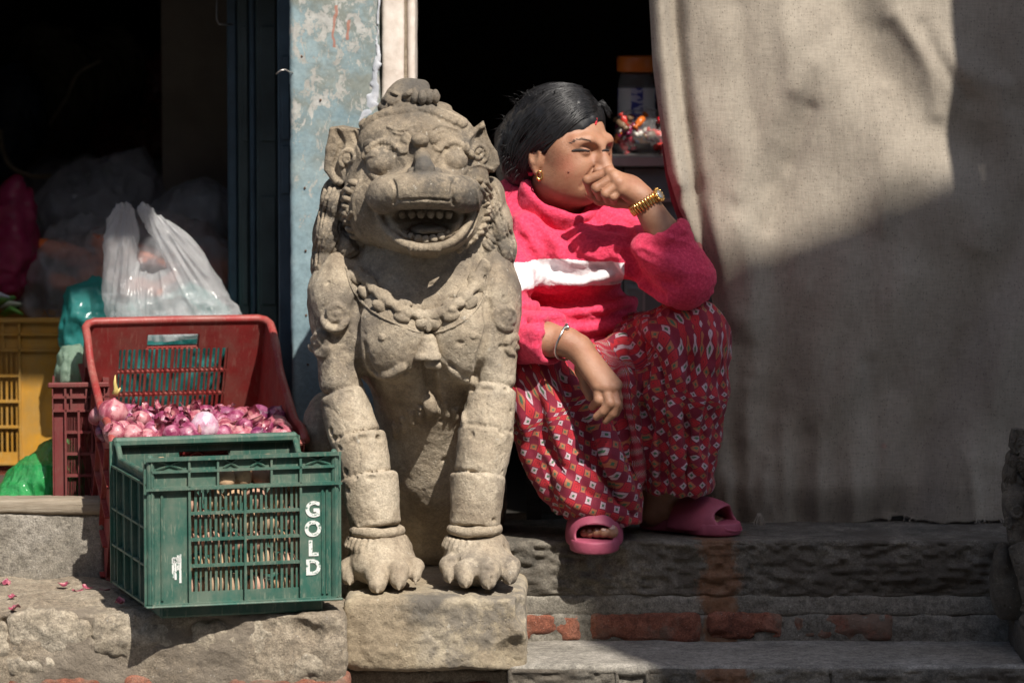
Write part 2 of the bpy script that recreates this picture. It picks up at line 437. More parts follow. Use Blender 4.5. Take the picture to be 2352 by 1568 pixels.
for (x0, x1, y0, y1, dy) in ((1195, 1335, 1412, 1474, -.006), (1356, 1610, 1408, 1478, -.008), (1626, 1800, 1406, 1468, -.010), (1822, 2052, 1410, 1470, -.004), (2078, 2300, 1418, 1468, .0075)):
    l_, h_ = px_box(x0, x1, y0, y1, dy, .10)
    stone_block('brick', l_, (h_[0], .10, h_[2]), M_brick, us, .005, ((.004, .05), (.0025, .016), (.001, .007)), .011, 4)
ls = struct(thing('lower_step', None, None, (0.5, -.15, -.5)))
zt = -.197
stone_block('tread', (V(1168, 1480, -.3).x, -.292, zt-.02), (hi[0], .02, zt), M_tread, ls, .007, ((.003, .15), (.0015, .03)), .006)
for (x0, x1) in ((1166, 1424), (1482, 1905), (1912, 2440)):
    chiselled((V(x0, 1520, -.3).x, -.302, -.40), (V(x1, 1520, -.3).x, .0, zt-.006), M_stepstone, ls)
stone_block('mortar_bed', (V(1170, 1520, -.3).x, -.285, -.42), (hi[0], .0, zt-.012), M_mortar, ls, .008)
stone_block('footing', (-.02, -.31, -.66), (hi[0], .0, -.40), M_mortar, ls, .012)
# ---- masonry under the lion
um = struct(thing('masonry_pier', None, None, (-.15, -.1, -.5)))
stone_block('mortar_bed', (V(770, 1500, -.27).x, -.262, -.50), (V(1172, 1500, -.27).x, .36, -.212), M_dirt, um, .008, ((.006, .06), (.003, .02)))
stone_block('brick', (V(985, 1555, -.27).x, -.275, -.262), (V(1150, 1555, -.27).x, -.20, -.235), M_brick, um, .005)
stone_block('brick', (V(820, 1575, -.27).x, -.275, -.30), (V(1000, 1575, -.27).x, -.20, -.255), M_brick, um, .005)
# ---- left-hand step
lf = struct(thing('left_step', None, None, (-.9, -.1, -.4)))
zl = -.080
xr = V(792, 1400, -.3).x
stone_block('riser', (-1.35, .05, zl-.03), (-.803, .125, .050), M_concrete, lf, .007, ((.003, .1), (.0015, .02), (.0008, .008)), .01)
stone_block('wooden_sill', (-1.35, .044, .047), (-.803, .12, .077), M_wood, lf, .006, ((.0025, .08), (.001, .012)), .006)
def leftwall():
    lo = np.array((-1.35, -.385, -.42)); hi = np.array((xr, .40, zl)); S_ = SDF(lo-.03, hi+.03, .0055)
    S_.box((lo+hi)/2, (hi-lo)/2, None, .02)
    for ck, r_ in (([(-40, 1432), (0, 1440), (20, 1452), (60, 1440), (100, 1416), (160, 1410), (300, 1408), (345, 1388)], .0045), ([(20, 1452), (24, 1490), (60, 1502), (150, 1512), (205, 1496), (260, 1508)], .004),
                   ([(205, 1440), (214, 1470), (205, 1496)], .0025), ([(330, 1425), (345, 1455), (330, 1475), (400, 1480)], .002), ([(620, 1512), (680, 1522), (760, 1516)], .003), ([(280, 1535), (420, 1528), (560, 1540)], .003), ([(0, 1535), (40, 1545), (130, 1540)], .003)):
        S_.chain([V(p[0]+random.uniform(-3, 3), p[1]+random.uniform(-3, 3), -.392) for p in spline(ck, 4)], r_, .003, 's')
    # ragged broken edge of the tread, deeper at the left
    for i in range(40):
        x = lo[0]+(hi[0]-lo[0])*i/39; S_.ell((x, -.405, -.115+.012*math.sin(i*1.3)), (.03, .024+.012*math.sin(i*.9), .022), .008, 's')
    P_, Q_ = S_.mesh(); return obj('plaster_wall', rough(P_, Q_, ((.008, .12), (.005, .04), (.0025, .014), (.0012, .007))), Q_, M_dirt, lf, True)
leftwall()
for (pts, dy, sd_) in (([(18, 1425), (60, 1412), (150, 1412), (205, 1440), (198, 1470), (150, 1500), (60, 1490), (25, 1470)], -.394, 1),
                  ([(212, 1432), (300, 1425), (420, 1440), (430, 1490), (330, 1505), (215, 1500)], -.392, 2),
                  ([(-60, 1450), (5, 1440), (12, 1500), (-30, 1530), (-80, 1520)], -.394, 3),
                  ([(440, 1440), (600, 1430), (640, 1480), (560, 1512), (445, 1508)], -.392, 4),
                  ([(15, 1520), (110, 1512), (150, 1530), (90, 1546), (20, 1545)], -.394, 5),
                  ([(620, 1525), (740, 1510), (790, 1530), (780, 1560), (640, 1565)], -.392, 6)):
    pp = [V(p[0], p[1], dy) for p in pts]; c = sum(pp, Vector())/len(pp)
    S_ = SDF((min(p.x for p in pp)-.03, dy-.03, min(p.z for p in pp)-.03), (max(p.x for p in pp)+.03, dy+.08, max(p.z for p in pp)+.03), .005)
    for i in range(len(pp)):
        a, b = pp[i], pp[(i+1) % len(pp)]
        for t in (0, .33, .66):
            q = a.lerp(b, t); q = q.lerp(c, .12); S_.cap((c.x, dy+.02, c.z), (q.x, dy+.02, q.z), .018, .013, .004)
    P_, Q_ = S_.mesh(); P_[:, 1] = np.where(P_[:, 1] < dy+.02, dy+.02-(dy+.02-P_[:, 1])*.8, P_[:, 1])
    obj('stone', rough(P_, Q_, ((.005, .04), (.0025, .014), (.0012, .006))), Q_, M_fieldstone, lf, True)
for (x0, x1) in ((-40, 265), (520, 800), (285, 500)):
    l_, h_ = px_box(x0, x1, 1554, 1610, -.384, -.30)
    stone_block('brick', l_, (h_[0], -.30, h_[2]), M_brick, lf, .006, ((.005, .05), (.0025, .016), (.001, .007)), .012, 4)
stone_block('footing', (-1.35, -.37, -.66), (xr, .0, -.41), M_dirt, lf, .014)
# ---- shop building
bld = thing('shop_house', 'old shop house front with a peeling blue post between two open doorways', 'building', (-.3, .5, -.1))
FY = .34
XL, XR = V(668, 800, FY).x, V(874, 800, FY).x
def pillar_mat():
    m = NT('peeling blue paint'); src = m.co()
    blue = m.ramp(m.noise(9, 6, .6), [(.3, (.15, .225, .255)), (.5, (.20, .285, .315)), (.7, (.26, .34, .36))])
    # lower part keeps more paint: chips thin out along the post's height
    sep = m.n('ShaderNodeSeparateXYZ'); m.l(src, sep.inputs[0]); z = sep.outputs[2]; x = sep.outputs[0]
    chip = m.noise(36, 9, .74, m.mapping((1.2, 1, .75)), .5); chip2 = m.noise(7, 3, .5)
    hgt = m.math('MULTIPLY', m.math('SUBTRACT', z, .98), .22)
    lv = m.math('ADD', m.math('ADD', chip, hgt), m.math('MULTIPLY', m.math('SUBTRACT', chip2, .5), .38))
    e1 = m.ramp(lv, [(.535, 0.0), (.548, 1.0)])
    e2 = m.ramp(lv, [(.55, 0.0), (.575, 1.0)])
    under = m.ramp(m.noise(14, 6, .7), [(.3, (.29, .28, .25)), (.55, (.38, .375, .35)), (.75, (.46, .46, .44))])
    mould = m.ramp(m.math('ADD', m.noise(8, 7, .66), m.math('MULTIPLY', x, .55)), [(.40, 0.0), (.56, .8)])
    mould = m.mix(1.0, mould, m.ramp(z, [(.62, 0.0), (.95, 1.0)]), 'MULTIPLY')
    blue = m.mix(mould, blue, (.185, .19, .155))
    c = m.mix(e1, blue, (.33, .34, .31)); c = m.mix(e2, c, under)
    gr = m.ramp(m.noise(130, 4, .7), [(.3, .82), (.6, 1.08)]); c = m.mix(1.0, c, gr, 'MULTIPLY')
    # rust-red drips
    for (x0, z0, z1) in ((-.0587, 1.26, 1.345), (-.031, 1.275, 1.315)):
        wv = m.math('ADD', x, m.math('MULTIPLY', m.math('SUBTRACT', m.noise(22, 2), .5), .02))
        inx = m.math('LESS_THAN', m.math('ABSOLUTE', m.math('SUBTRACT', wv, x0)), .0028)
        inz = m.math('MULTIPLY', m.math('GREATER_THAN', z, z0-.20), m.math('LESS_THAN', z, z1-.20))
        c = m.mix(m.math('MULTIPLY', m.math('MULTIPLY', inx, inz), .75), c, (.36, .13, .08))
    m.col(c).set(roughness=.75)
    q = m.bump(m.math('SUBTRACT', 1.0, e1), .35, .003); m.bump(m.noise(70, 6, .7), .25, .003, q)
    return m.m
M_pillar = pillar_mat()
def skin_post(name, x0, x1, yf, yb, z0, z1, mat, parent, h=.007, amp=.002):
    lo = np.array((x0, yf, z0)); hi = np.array((x1, yb, z1)); S_ = SDF(lo-.02, hi+.02, h); S_.box((lo+hi)/2, (hi-lo)/2, None, .008)
    P_, Q_ = S_.mesh(); return obj(name, rough(P_, Q_, ((amp, .12), (amp*.6, .03), (amp*.3, .01))), Q_, mat, parent, True)
skin_post('post', XL, XR, FY, FY+.20, -.15, 1.30, M_pillar, bld)
mm = NT('chipped whitewash'); cw = mm.ramp(mm.noise(16, 7, .7), [(.3, (.50, .42, .35)), (.5, (.66, .58, .51)), (.68, (.76, .70, .63))])
mm.col(cw).set(roughness=.85); mm.bump(mm.noise(60, 7, .7), .3, .004); M_white = mm.m
mm = NT('flaking lime wash'); cw = mm.ramp(mm.noise(20, 7, .7), [(.42, (.40, .42, .46)), (.6, (.56, .57, .60))])
mm.col(cw).set(roughness=.85); mm.bump(mm.noise(45, 7, .7), .5, .004); M_lime = mm.m
# flaking lime strip along the post's right edge: thin raised scales of old wash
def lime():
    S_ = SDF((XR-.06, FY-.02, .72), (XR+.012, FY+.02, 1.3), .0035)
    for (x, y, rx, ry) in ((867, 100, 4, 36), (864, 160, 6, 40), (860, 205, 9, 34), (853, 240, 15, 22), (842, 262, 20, 14), (867, 150, 5, 60), (869, 30, 3, 40), (848, 228, 9, 12)):
        c = V(x, y, FY); S_.ell((c.x, FY+.001, c.z), (rx*.00088, .0035, ry*.00088))
    P_, Q_ = S_.mesh(); P_[:, 0] += .004*vnoise(P_, .010, 3); P_[:, 2] += .012*vnoise(P_, .016, 8)
    obj('lime_flakes', rough(P_, Q_, ((.0012, .01),)), Q_, M_lime, bld, True)
lime()
xa, xb, xc = V(874, 200, FY).x, V(928, 200, FY).x, V(954, 200, FY).x
skin_post('door_frame', xa+.002, xb, FY+.006, FY+.18, -.1, 1.30, M_white, bld, .006, .0015)
skin_post('frame_moulding', xb+.006, xc, FY+.012, FY+.18, -.1, 1.30, M_white, bld, .005, .0012)
skin_post('frame_rebate', xb-.004, xb+.010, FY+.020, FY+.17, -.1, 1.30, M_wood, bld, .005, .001)
# nail holes / rust spots on the post
M_rust = simple('rust', (.09, .045, .025), .9, .3, 40)
for (x, y) in ((693, 130), (702, 576), (703, 724), (707, 837), (736, 230), (700, 432)):
    p = V(x, y, FY-.001); b = MB(); b.lathe([(.0005, -.003), (.0022, -.002), (.0026, .0), (.0014, .002)], (0, 0, 0), 8, Matrix.Rotation(R(90), 3, 'X'))
    b.v = [tuple(Vector(q)+p) for q in b.v]; b.build('nail', M_rust, bld, True)
b = MB(); p0 = V(668, 168, FY-.004); b.tube([V(634, 170, FY-.02), V(645, 162, FY-.025), V(655, 160, FY-.02), V(664, 165, FY-.01), V(674, 168, FY+.002)], .0016, 6); b.build('wire_hook', simple('bright wire', (.6, .55, .5), .35, .1, 20, metallic=.9), bld, True)
# blue reveal side board and folded door leaves
M_bluedoor = simple('dark blue painted board', (.035, .065, .088), .6, .35, 14, .3, 40)
M_greendoor = simple('dull teal board', (.04, .06, .06), .65, .4, 8, .3, 40)
x0, x1 = V(640, 600, .44).x, XL-.002
bb = MB(); bb.box((x0, .43, -.1), (x1+.02, .47, 1.3), ch=.003); rev = bb.build('jamb_board', M_bluedoor, bld)
for (ya, yb) in ((130, 320), (335, 445)):
    bb = MB(); a, b_ = V(648, yb, .43), V(664, ya, .43); bb.box((a.x, .425, a.z), (b_.x, .4305, b_.z), ch=.001); bb.build('hinge_plate', M_bluedoor, rev)
for (xa_, xb_, Yd) in ((590, 641, .66), (575, 592, .672), (548, 577, .68), (524, 550, .70)):
    bb = MB(); a = V(xa_, 600, Yd).x; b_ = V(xb_, 600, Yd).x
    bb.box((a, Yd, .05), (b_-.003, Yd+.03, 1.4), ch=.004)
    for (ya, yb) in ((440, 447), (318, 322)): pass
    lf_ = bb.build('door_leaf', M_greendoor if xa_ in (590, 548) else M_bluedoor, bld)
    if xa_ in (590, 548):
        for (ya, yb) in ((60, 325), (450, 700)):
            q0, q1 = V(xa_+10, yb, Yd), V(xb_-8, ya, Yd); bb = MB(); bb.box((q0.x, Yd-.006, q0.z), (q1.x, Yd+.002, q1.z), ch=.002); bb.build('door_panel', M_greendoor, lf_)
# walls, ceilings, floors of both rooms
def slab(name, lo, hi, mat): bb = MB(); bb.box(lo, hi); return bb.build(name, mat, bld)
M_inwall = simple('dim brown inner wall', (.16, .135, .11), .9, .25, 5, .2, 30)
slab('wall', (-3.2, FY+.01, -.6), (-1.42, .62, 3.4), M_concrete); slab('wall', (1.22, FY+.01, -.6), (3.2, .62, 3.4), M_concrete)
slab('lintel_wall', (-1.42, FY+.03, 1.24), (1.22, .62, 3.4), M_concrete)
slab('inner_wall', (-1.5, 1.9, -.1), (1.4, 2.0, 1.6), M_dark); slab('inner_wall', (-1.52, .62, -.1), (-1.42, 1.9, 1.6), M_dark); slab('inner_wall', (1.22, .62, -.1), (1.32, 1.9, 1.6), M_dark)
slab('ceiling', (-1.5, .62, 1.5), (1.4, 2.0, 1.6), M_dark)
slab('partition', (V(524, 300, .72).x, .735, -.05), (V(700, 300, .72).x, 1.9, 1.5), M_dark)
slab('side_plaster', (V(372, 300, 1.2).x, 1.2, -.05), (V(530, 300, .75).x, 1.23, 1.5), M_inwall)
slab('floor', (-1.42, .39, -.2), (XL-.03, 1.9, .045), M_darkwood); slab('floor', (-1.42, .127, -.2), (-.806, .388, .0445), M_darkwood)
slab('floor', (XR+.02, .43, -.2), (1.22, 1.9, -.06), M_dark)
b = MB(); b.tube([V(498, -40, .7), V(498, 45, .7), V(503, 56, .7), V(535, 57, .7)], .0022, 6); b.build('hanging_wire', simple('dull steel wire', (.25, .25, .25), .4, .1, 9, metallic=.8), bld, True)
# ---- added shade casters: awning, cloth screen and gable wall (outside the picture)
M_canvas_out = simple('faded awning canvas', (.33, .28, .22), .9, .15, 6, .2, 60)
def sheet(name, P4, mat, parent=None, th=.006):
    P4 = [Vector(p) for p in P4]; n_ = (P4[1]-P4[0]).cross(P4[3]-P4[0]).normalized()*th
    v = P4+[p+n_ for p in P4]; return obj(name, v, [(3, 2, 1, 0), (4, 5, 6, 7), (0, 1, 5, 4), (1, 2, 6, 5), (2, 3, 7, 6), (3, 0, 4, 7)], mat, parent)
aw = thing('shop_awning', 'unseen canvas awning added to shade the vegetable shop doorway', 'awning', (-1.2, .3, 2.6))  # added out of view, pitched so its shadow darkens the left shop
sheet('canopy', [(-2.8, -.92, 2.40), (-.10, -.92, 2.40), (-.22, .36, 2.75), (-2.8, .36, 2.75)], M_canvas_out, aw)
for x in (-2.7, -.2):
    b = MB(); b.tube([(x, .36, 2.0), (x, -.88, 2.39)], .012, 8); b.build('strut', M_darkwood, aw)
hc = thing('hanging_cloth_screen', 'unseen canvas cloth screen added to shade the right of the curtain', 'awning', (1.9, -.6, 2.7))  # added out of view; edge and gap placed for the shadow line on the curtain
ya = -.62; dz = lambda p, Y: p+SUN*((Y-p.y)/SUN.y)
c0 = dz(V(2200, 400, .25), ya); c1 = dz(V(2206, -260, .25), ya); s0 = dz(V(2272, 392, .25), ya); s1 = dz(V(2284, 272, .25), ya)
e = [c0.lerp(c1, t)+Vector((.006*math.sin(t*9), 0, 0)) for t in (0, .15, .35, .6, 1)]
sheet('cloth', [(c0.x, ya, c0.z-.25), (s0.x, ya, s0.z-.25), (s1.x+.004, ya, c1.z+.3), (c1.x, ya, c1.z+.3)], M_canvas_out, hc)
sheet('cloth', [(s0.x+.009, ya-.01, s0.z-.25), (c1.x+1.2, ya-.01, s0.z-.25), (c1.x+1.2, ya-.01, c1.z+.3), (s1.x+.012, ya-.01, c1.z+.3)], M_canvas_out, hc)
sheet('cloth', [(s0.x-.02, ya-.03, s1.z), (s0.x+.1, ya-.03, s1.z), (s0.x+.1, ya-.03, c1.z+.3), (s0.x-.02, ya-.03, c1.z+.3)], M_canvas_out, hc)
sheet('cloth', [(s0.x-.02, ya-.03, s0.z-.25), (s0.x+.1, ya-.03, s0.z-.25), (s0.x+.1, ya-.03, s0.z), (s0.x-.02, ya-.03, s0.z)], M_canvas_out, hc)
b = MB(); b.tube([(1.2, ya-.01, c1.z+.3), (2.9, ya-.01, c1.z+.3)], .02, 8); b.build('rail', M_darkwood, hc)
for x in (1.3, 2.8):
    b = MB(); b.tube([(x, ya-.01, c1.z+.3), (x, .36, c1.z+.5)], .02, 8); b.build('strut', M_darkwood, hc)
# added unseen wall, its outline shaped to throw the big soft shadow
nh = thing('gable_wall', 'unseen brick gable wall added to cast the soft shadow on curtain and steps', 'wall', (4, -4, -.62))
yg = -4.0
gab = [(1.975, -.62), (1.985, 4.7), (2.0, 5.1), (1.99, 5.45), (2.06, 5.66), (2.13, 5.80), (2.14, 5.95), (2.22, 6.04), (2.37, 6.12), (2.48, 6.17), (2.70, 6.245), (2.92, 6.33), (4.2, 6.9), (6.2, 6.0), (6.2, -.62)]
n_ = len(gab); vv = [(x, yg, z) for x, z in gab]+[(x+.16, yg-.25, z) for x, z in gab]
obj('wall', vv, [tuple(range(n_)), tuple(range(2*n_-1, n_-1, -1))]+[(i+n_, (i+1) % n_+n_, (i+1) % n_, i) for i in range(n_)], M_brick, nh)
# row of houses closing the lane behind the photographer
M_hbrick = simple('old brick house front', (.16, .085, .06), .9, .3, 3, .3, 20); M_shut = simple('dark carved shutters', (.05, .035, .025), .8, .3, 9)
for k_, (x0, x1, hh) in enumerate(((-16, -9.2, 7.5), (-9.1, -3.2, 8.2), (-3.1, 2.6, 7.0), (2.7, 9.0, 7.8), (9.1, 16, 7.4))):
    hs = thing('lane_house', ('low', 'tall', 'narrow', 'broad', 'long')[k_]+' brick house in the row behind the photographer', 'building', ((x0+x1)/2, -12, -.62), 'houses across the lane')
    b = MB(); b.box((x0, -16, -.62), (x1, -11.5, hh)); b.build('wall', M_hbrick, hs)
    b = MB(); b.box((x0-.3, -16.2, hh+.002), (x1+.02, -10.7, hh+.25)); b.build('roof', M_shut, hs)
    for r_ in range(2):
        for c_ in range(3):
            xx = x0+(x1-x0)*(c_+.5)/3; b = MB(); b.box((xx-.55, -11.52, 1.0+r_*2.8), (xx+.55, -11.42, 2.5+r_*2.8)); b.build('window', M_shut, hs)
# ================================================================== curtain
cur = thing('canvas_curtain', 'large beige speckled canvas curtain hanging over the right half of the doorway', 'curtain', tuple(V(1900, 1210, .26)))
M_cur = NT('speckled canvas')
src = M_cur.co()
cb = M_cur.ramp(M_cur.noise(5, 6, .6), [(.3, (.245, .210, .168)), (.5, (.295, .256, .206)), (.7, (.34, .298, .242))])
sp = M_cur.ramp(M_cur.vor(190, M_cur.mapping((1, .15, .62))), [(.16, 1.0), (.26, 0.0)])
spm = M_cur.ramp(M_cur.noise(70, 3), [(.44, 0.0), (.50, 1.0)])
cb = M_cur.mix(M_cur.math('MULTIPLY', M_cur.math('MULTIPLY', sp, spm), .6), cb, (.10, .08, .06))
cb = M_cur.mix(M_cur.math('MULTIPLY', M_cur.ramp(M_cur.noise(260, 3, .6, M_cur.mapping((1, 1, .35))), [(.6, 0.0), (.72, 1.0)]), .35), cb, (.22, .17, .12))
cb = M_cur.mix(M_cur.ramp(M_cur.vor(5.3), [(.03, .7), (.05, 0.0)]), cb, M_cur.mix(.5, cb, (.42, .14, .12)))
cb = M_cur.mix(M_cur.ramp(M_cur.vor(6.1, M_cur.mapping((1, .1, 1), None, (.4, 0, .2))), [(.012, 1.0), (.018, 0.0)]), cb, (.03, .025, .02))
cb = M_cur.mix(M_cur.ramp(M_cur.noise(2.6, 5, .6), [(.55, 0.0), (.75, .15)]), cb, (.20, .168, .13))
cb = M_cur.mix(1.0, cb, M_cur.ramp(M_cur.math('ADD', M_cur.noise(330, 3, .6, M_cur.mapping((1, .2, .12))), M_cur.math('SUBTRACT', M_cur.noise(330, 3, .6, M_cur.mapping((.12, .2, 1))), .5)), [(.36, .91), (.5, 1.0), (.64, 1.08)]), 'MULTIPLY')
M_cur.col(cb).set(roughness=.95, sheen_weight=.15)
wv = M_cur.math('ADD', M_cur.noise(420, 2, .5, M_cur.mapping((1, .2, .25))), M_cur.noise(420, 2, .5, M_cur.mapping((.25, .2, 1))))
q = M_cur.bump(wv, .22, .002); M_cur.bump(M_cur.noise(26, 7, .68, M_cur.mapping((1, 1, .3), None, (0, 0, 0), (0, .5, 0))), .16, .010, q)
edge = [(-260, 1484), (0, 1492), (150, 1500), (300, 1519), (400, 1535), (480, 1560), (560, 1598), (620, 1622), (700, 1640), (850, 1652), (1000, 1640), (1100, 1622), (1180, 1612), (1225, 1625)]
def left_edge(y): return np.interp(y, [e_[0] for e_ in edge], [e_[1] for e_ in edge])
folds = [([(1545, -260), (1548, 0), (1565, 200), (1590, 400), (1625, 600), (1660, 760)], .030, 14, 0),      # deep crease beside the selvedge
         ([(1512, -260), (1516, 0), (1535, 250), (1560, 420)], -.012, 16, 0),
         ([(1640, -260), (1655, 100), (1690, 400), (1720, 700)], -.012, 40, 0),
         ([(1690, 20), (1720, 220), (1760, 420)], .007, 22, 0),
         ([(1860, -160), (1990, 100), (2120, 270), (2260, 330)], .016, 46, 0), ([(1930, -220), (2060, 20), (2200, 160)], -.012, 34, 0),
         ([(1850, 100), (1990, 300), (2120, 430), (2260, 520)], -.014, 60, 0), ([(2060, 40), (2130, 150), (2150, 260)], -.008, 16, 0),
         ([(2120, 60), (2160, 140), (2230, 230)], .008, 14, 0),
         ([(2380, 480), (2300, 640), (2240, 760), (2140, 960), (2080, 1180)], .026, 34, 0), ([(2420, 560), (2330, 760), (2240, 980), (2190, 1190)], -.020, 40, 0),
         ([(2260, 360), (2220, 600), (2120, 800), (2000, 950)], .012, 44, 0), ([(1780, 560), (1800, 800), (1780, 1000)], .008, 60, 0),
         ([(1700, 800), (1690, 1000), (1705, 1200)], .012, 26, 0), ([(1650, 980), (1665, 1100), (1660, 1200)], -.010, 18, 0),
         ([(1850, 1000), (1830, 1120), (1840, 1215)], .010, 24, 0), ([(1760, 1050), (1750, 1130), (1742, 1210)], -.010, 14, 0),
         ([(1600, 1080), (1800, 1130), (2000, 1120), (2200, 1060)], -.010, 40, 0), ([(1990, 700), (1960, 900), (1920, 1100)], -.008, 50, 0), ([(2300, 200), (2290, 420), (2240, 560)], -.008, 20, 0)]
_fr = random.Random(5)
for _ in range(26):      # long soft drag folds
    x, y = _fr.uniform(1590, 2380), _fr.uniform(-100, 900); a_ = _fr.choice((1.3, 1.45, 1.55, 1.7, 1.9, 2.1)); L_ = _fr.uniform(220, 480)
    folds.append(([(x, y), (x+L_*.5*math.cos(a_)+_fr.uniform(-16, 16), y+L_*.5*math.sin(a_)), (x+L_*math.cos(a_), y+L_*math.sin(a_))], _fr.choice((-1, 1))*_fr.uniform(.005, .010), _fr.uniform(16, 36), 0))
for (x, y0) in ((1640, 1080), (1680, 1120), (1718, 1100), (1735, 1130), (1770, 1120), (1805, 1140), (1880, 1130), (1960, 1150), (2090, 1140), (2240, 1130)):
    y0 -= _fr.uniform(60, 240)
    for (ya_, am) in ((y0, .35), (y0+70, .35), (y0+120, .3)): folds.append(([(x+(y0-ya_)*.1+_fr.uniform(-10, 10), ya_), (x+_fr.uniform(-8, 8), (ya_+1225)/2), (x, 1225)], -am*_fr.uniform(.006, .012), _fr.uniform(10, 18), 0))
def curtain():
    nu, nv = 300, 340; ys = np.linspace(-260, 1, nv)*0+np.linspace(-260, 1210, nv)
    U = np.linspace(0, 1, nu); YY, UU = np.meshgrid(ys, U, indexing='ij')
    le = left_edge(YY); XX = le+(2480-le)*UU
    hem = 1203+5*np.sin(XX/37.)+4*np.sin(XX/91.+1)+2*np.sin(XX/9.)+np.where(XX > 2050, -6, np.where(XX > 1700, 3, -8)); YY = np.where(YY > 1000, 1000+(YY-1000)*(hem-1000)/210, YY)
    D = np.zeros_like(XX)
    for pts, amp, wd, _ in folds:
        sp_ = np.array(spline(pts, 5)); best = np.full(XX.shape, 1e9)
        for i in range(len(sp_)-1):
            a, b = sp_[i], sp_[i+1]; ab = b-a; t = np.clip(((XX-a[0])*ab[0]+(YY-a[1])*ab[1])/(ab@ab), 0, 1)
            best = np.minimum(best, (XX-a[0]-t*ab[0])**2+(YY-a[1]-t*ab[1])**2)
        D += amp*np.exp(-best/(2*wd*wd))
    pts3 = np.stack([XX.ravel()*.001, YY.ravel()*.001, 0*XX.ravel()], 1)
    D += (.014*vnoise(pts3*[1, .55, 1], .22, 3)+.006*vnoise(pts3*[1, .7, 1], .08, 4)+.0030*np.abs(vnoise(np.stack([pts3[:, 0]*.8+pts3[:, 1]*.3, pts3[:, 1]*.22-pts3[:, 0]*.1, pts3[:, 2]], 1), .03, 5))+.0006*vnoise(pts3*[1, .4, 1], .014, 6)).reshape(XX.shape)
    curl = np.exp(-(UU*1.0)/.018); D += .03*curl
    Yd = .262+D+np.where(YY > 1120, (YY-1120)*.00012, 0)
    P_ = np.zeros(XX.shape+(3,)); 
    dx = (XX-1176)/FPX; dy = (784-YY)/FPX; base = .262
    for (ii) in range(nv):
        pass
    dirx = dx; diry = math.cos(PITCH)+math.sin(PITCH)*dy; dirz = -math.sin(PITCH)+math.cos(PITCH)*dy
    t = (base-cam_loc.y)/diry
    P_[..., 0] = cam_loc.x+dirx*t; P_[..., 2] = cam_loc.z+dirz*t; P_[..., 1] = Yd
    P_ = P_.reshape(-1, 3); i = np.arange(nv-1)[:, None]*nu+np.arange(nu-1)[None, :]
    F_ = np.stack([i, i+nu, i+nu+1, i+1], -1).reshape(-1, 4)
    N_ = vnormals(P_, F_); n0 = len(P_); P2 = P_+np.array([0, .003, 0])
    rimi = np.concatenate([np.arange(nu), np.arange(1, nv)*nu+nu-1, ((nv-1)*nu+np.arange(nu-1))[::-1], (np.arange(1, nv-1)*nu)[::-1]])
    rn = np.roll(rimi, -1); R_ = np.stack([rimi, rn, rn+n0, rimi+n0], 1)
    return np.concatenate([P_, P2]), np.concatenate([F_, F_[:, ::-1]+n0, R_]), P_.reshape(nv, nu, 3)
P_, F_, grid = curtain(); cloth = obj('cloth', P_, F_, M_cur.m, cur, True)
# maroon lining peeping out behind the selvedge
mar = simple('maroon lining', (.17, .045, .05), .9, .2, 20, .2, 200)
pts_l = [(330, 1519, 1530), (400, 1528, 1550), (460, 1541, 1575), (520, 1563, 1600), (575, 1590, 1630), (620, 1612, 1650)]
vl = []; 
for (y, xa_, xb_) in pts_l: vl += [V(xa_, y, .300), V(xb_+14, y, .306), V(xa_, y, .303), V(xb_+14, y, .309)]
fl = []
for i in range(len(pts_l)-1): a = 4*i; fl += [(a, a+4, a+5, a+1), (a+2, a+3, a+7, a+6), (a, a+2, a+6, a+4), (a+1, a+5, a+7, a+3)]
obj('lining', vl, fl, mar, cur, True)
# frayed threads along the hem
fr = MB()
for i in range(70):
    j = int(random.choice([random.uniform(80, 299), random.uniform(190, 299), random.uniform(26, 52)])); p = Vector(grid[-1, j]); L = random.uniform(.006, .026)
    q = [p+Vector((0, 0, .004))]
    for k in range(1, 5): q.append(q[-1]+Vector((random.uniform(-.004, .004), random.uniform(-.003, .003), -L/4)))
    for r_ in q: r_.z = max(r_.z, .002)
    fr.tube(q, [.0011, .001, .0009, .0007, .0004], 5)
k = V(1742, 1212, .25)
for i in range(12):
    q = [k+Vector((random.uniform(-.004, .004), 0, .03))]
    for t in range(4): q.append(q[-1]+Vector((random.uniform(-.006, .006), random.uniform(-.008, .003), -.008)))
    fr.tube(q, .001, 5)
o = fr.build('fringe', M_cur.m, cur, True); o['kind'] = 'stuff'
b = MB(); b.tube([(-.1+.38, .29, 1.34), (1.3, .29, 1.34)], .012, 8); b.build('rail', M_darkwood, cur)
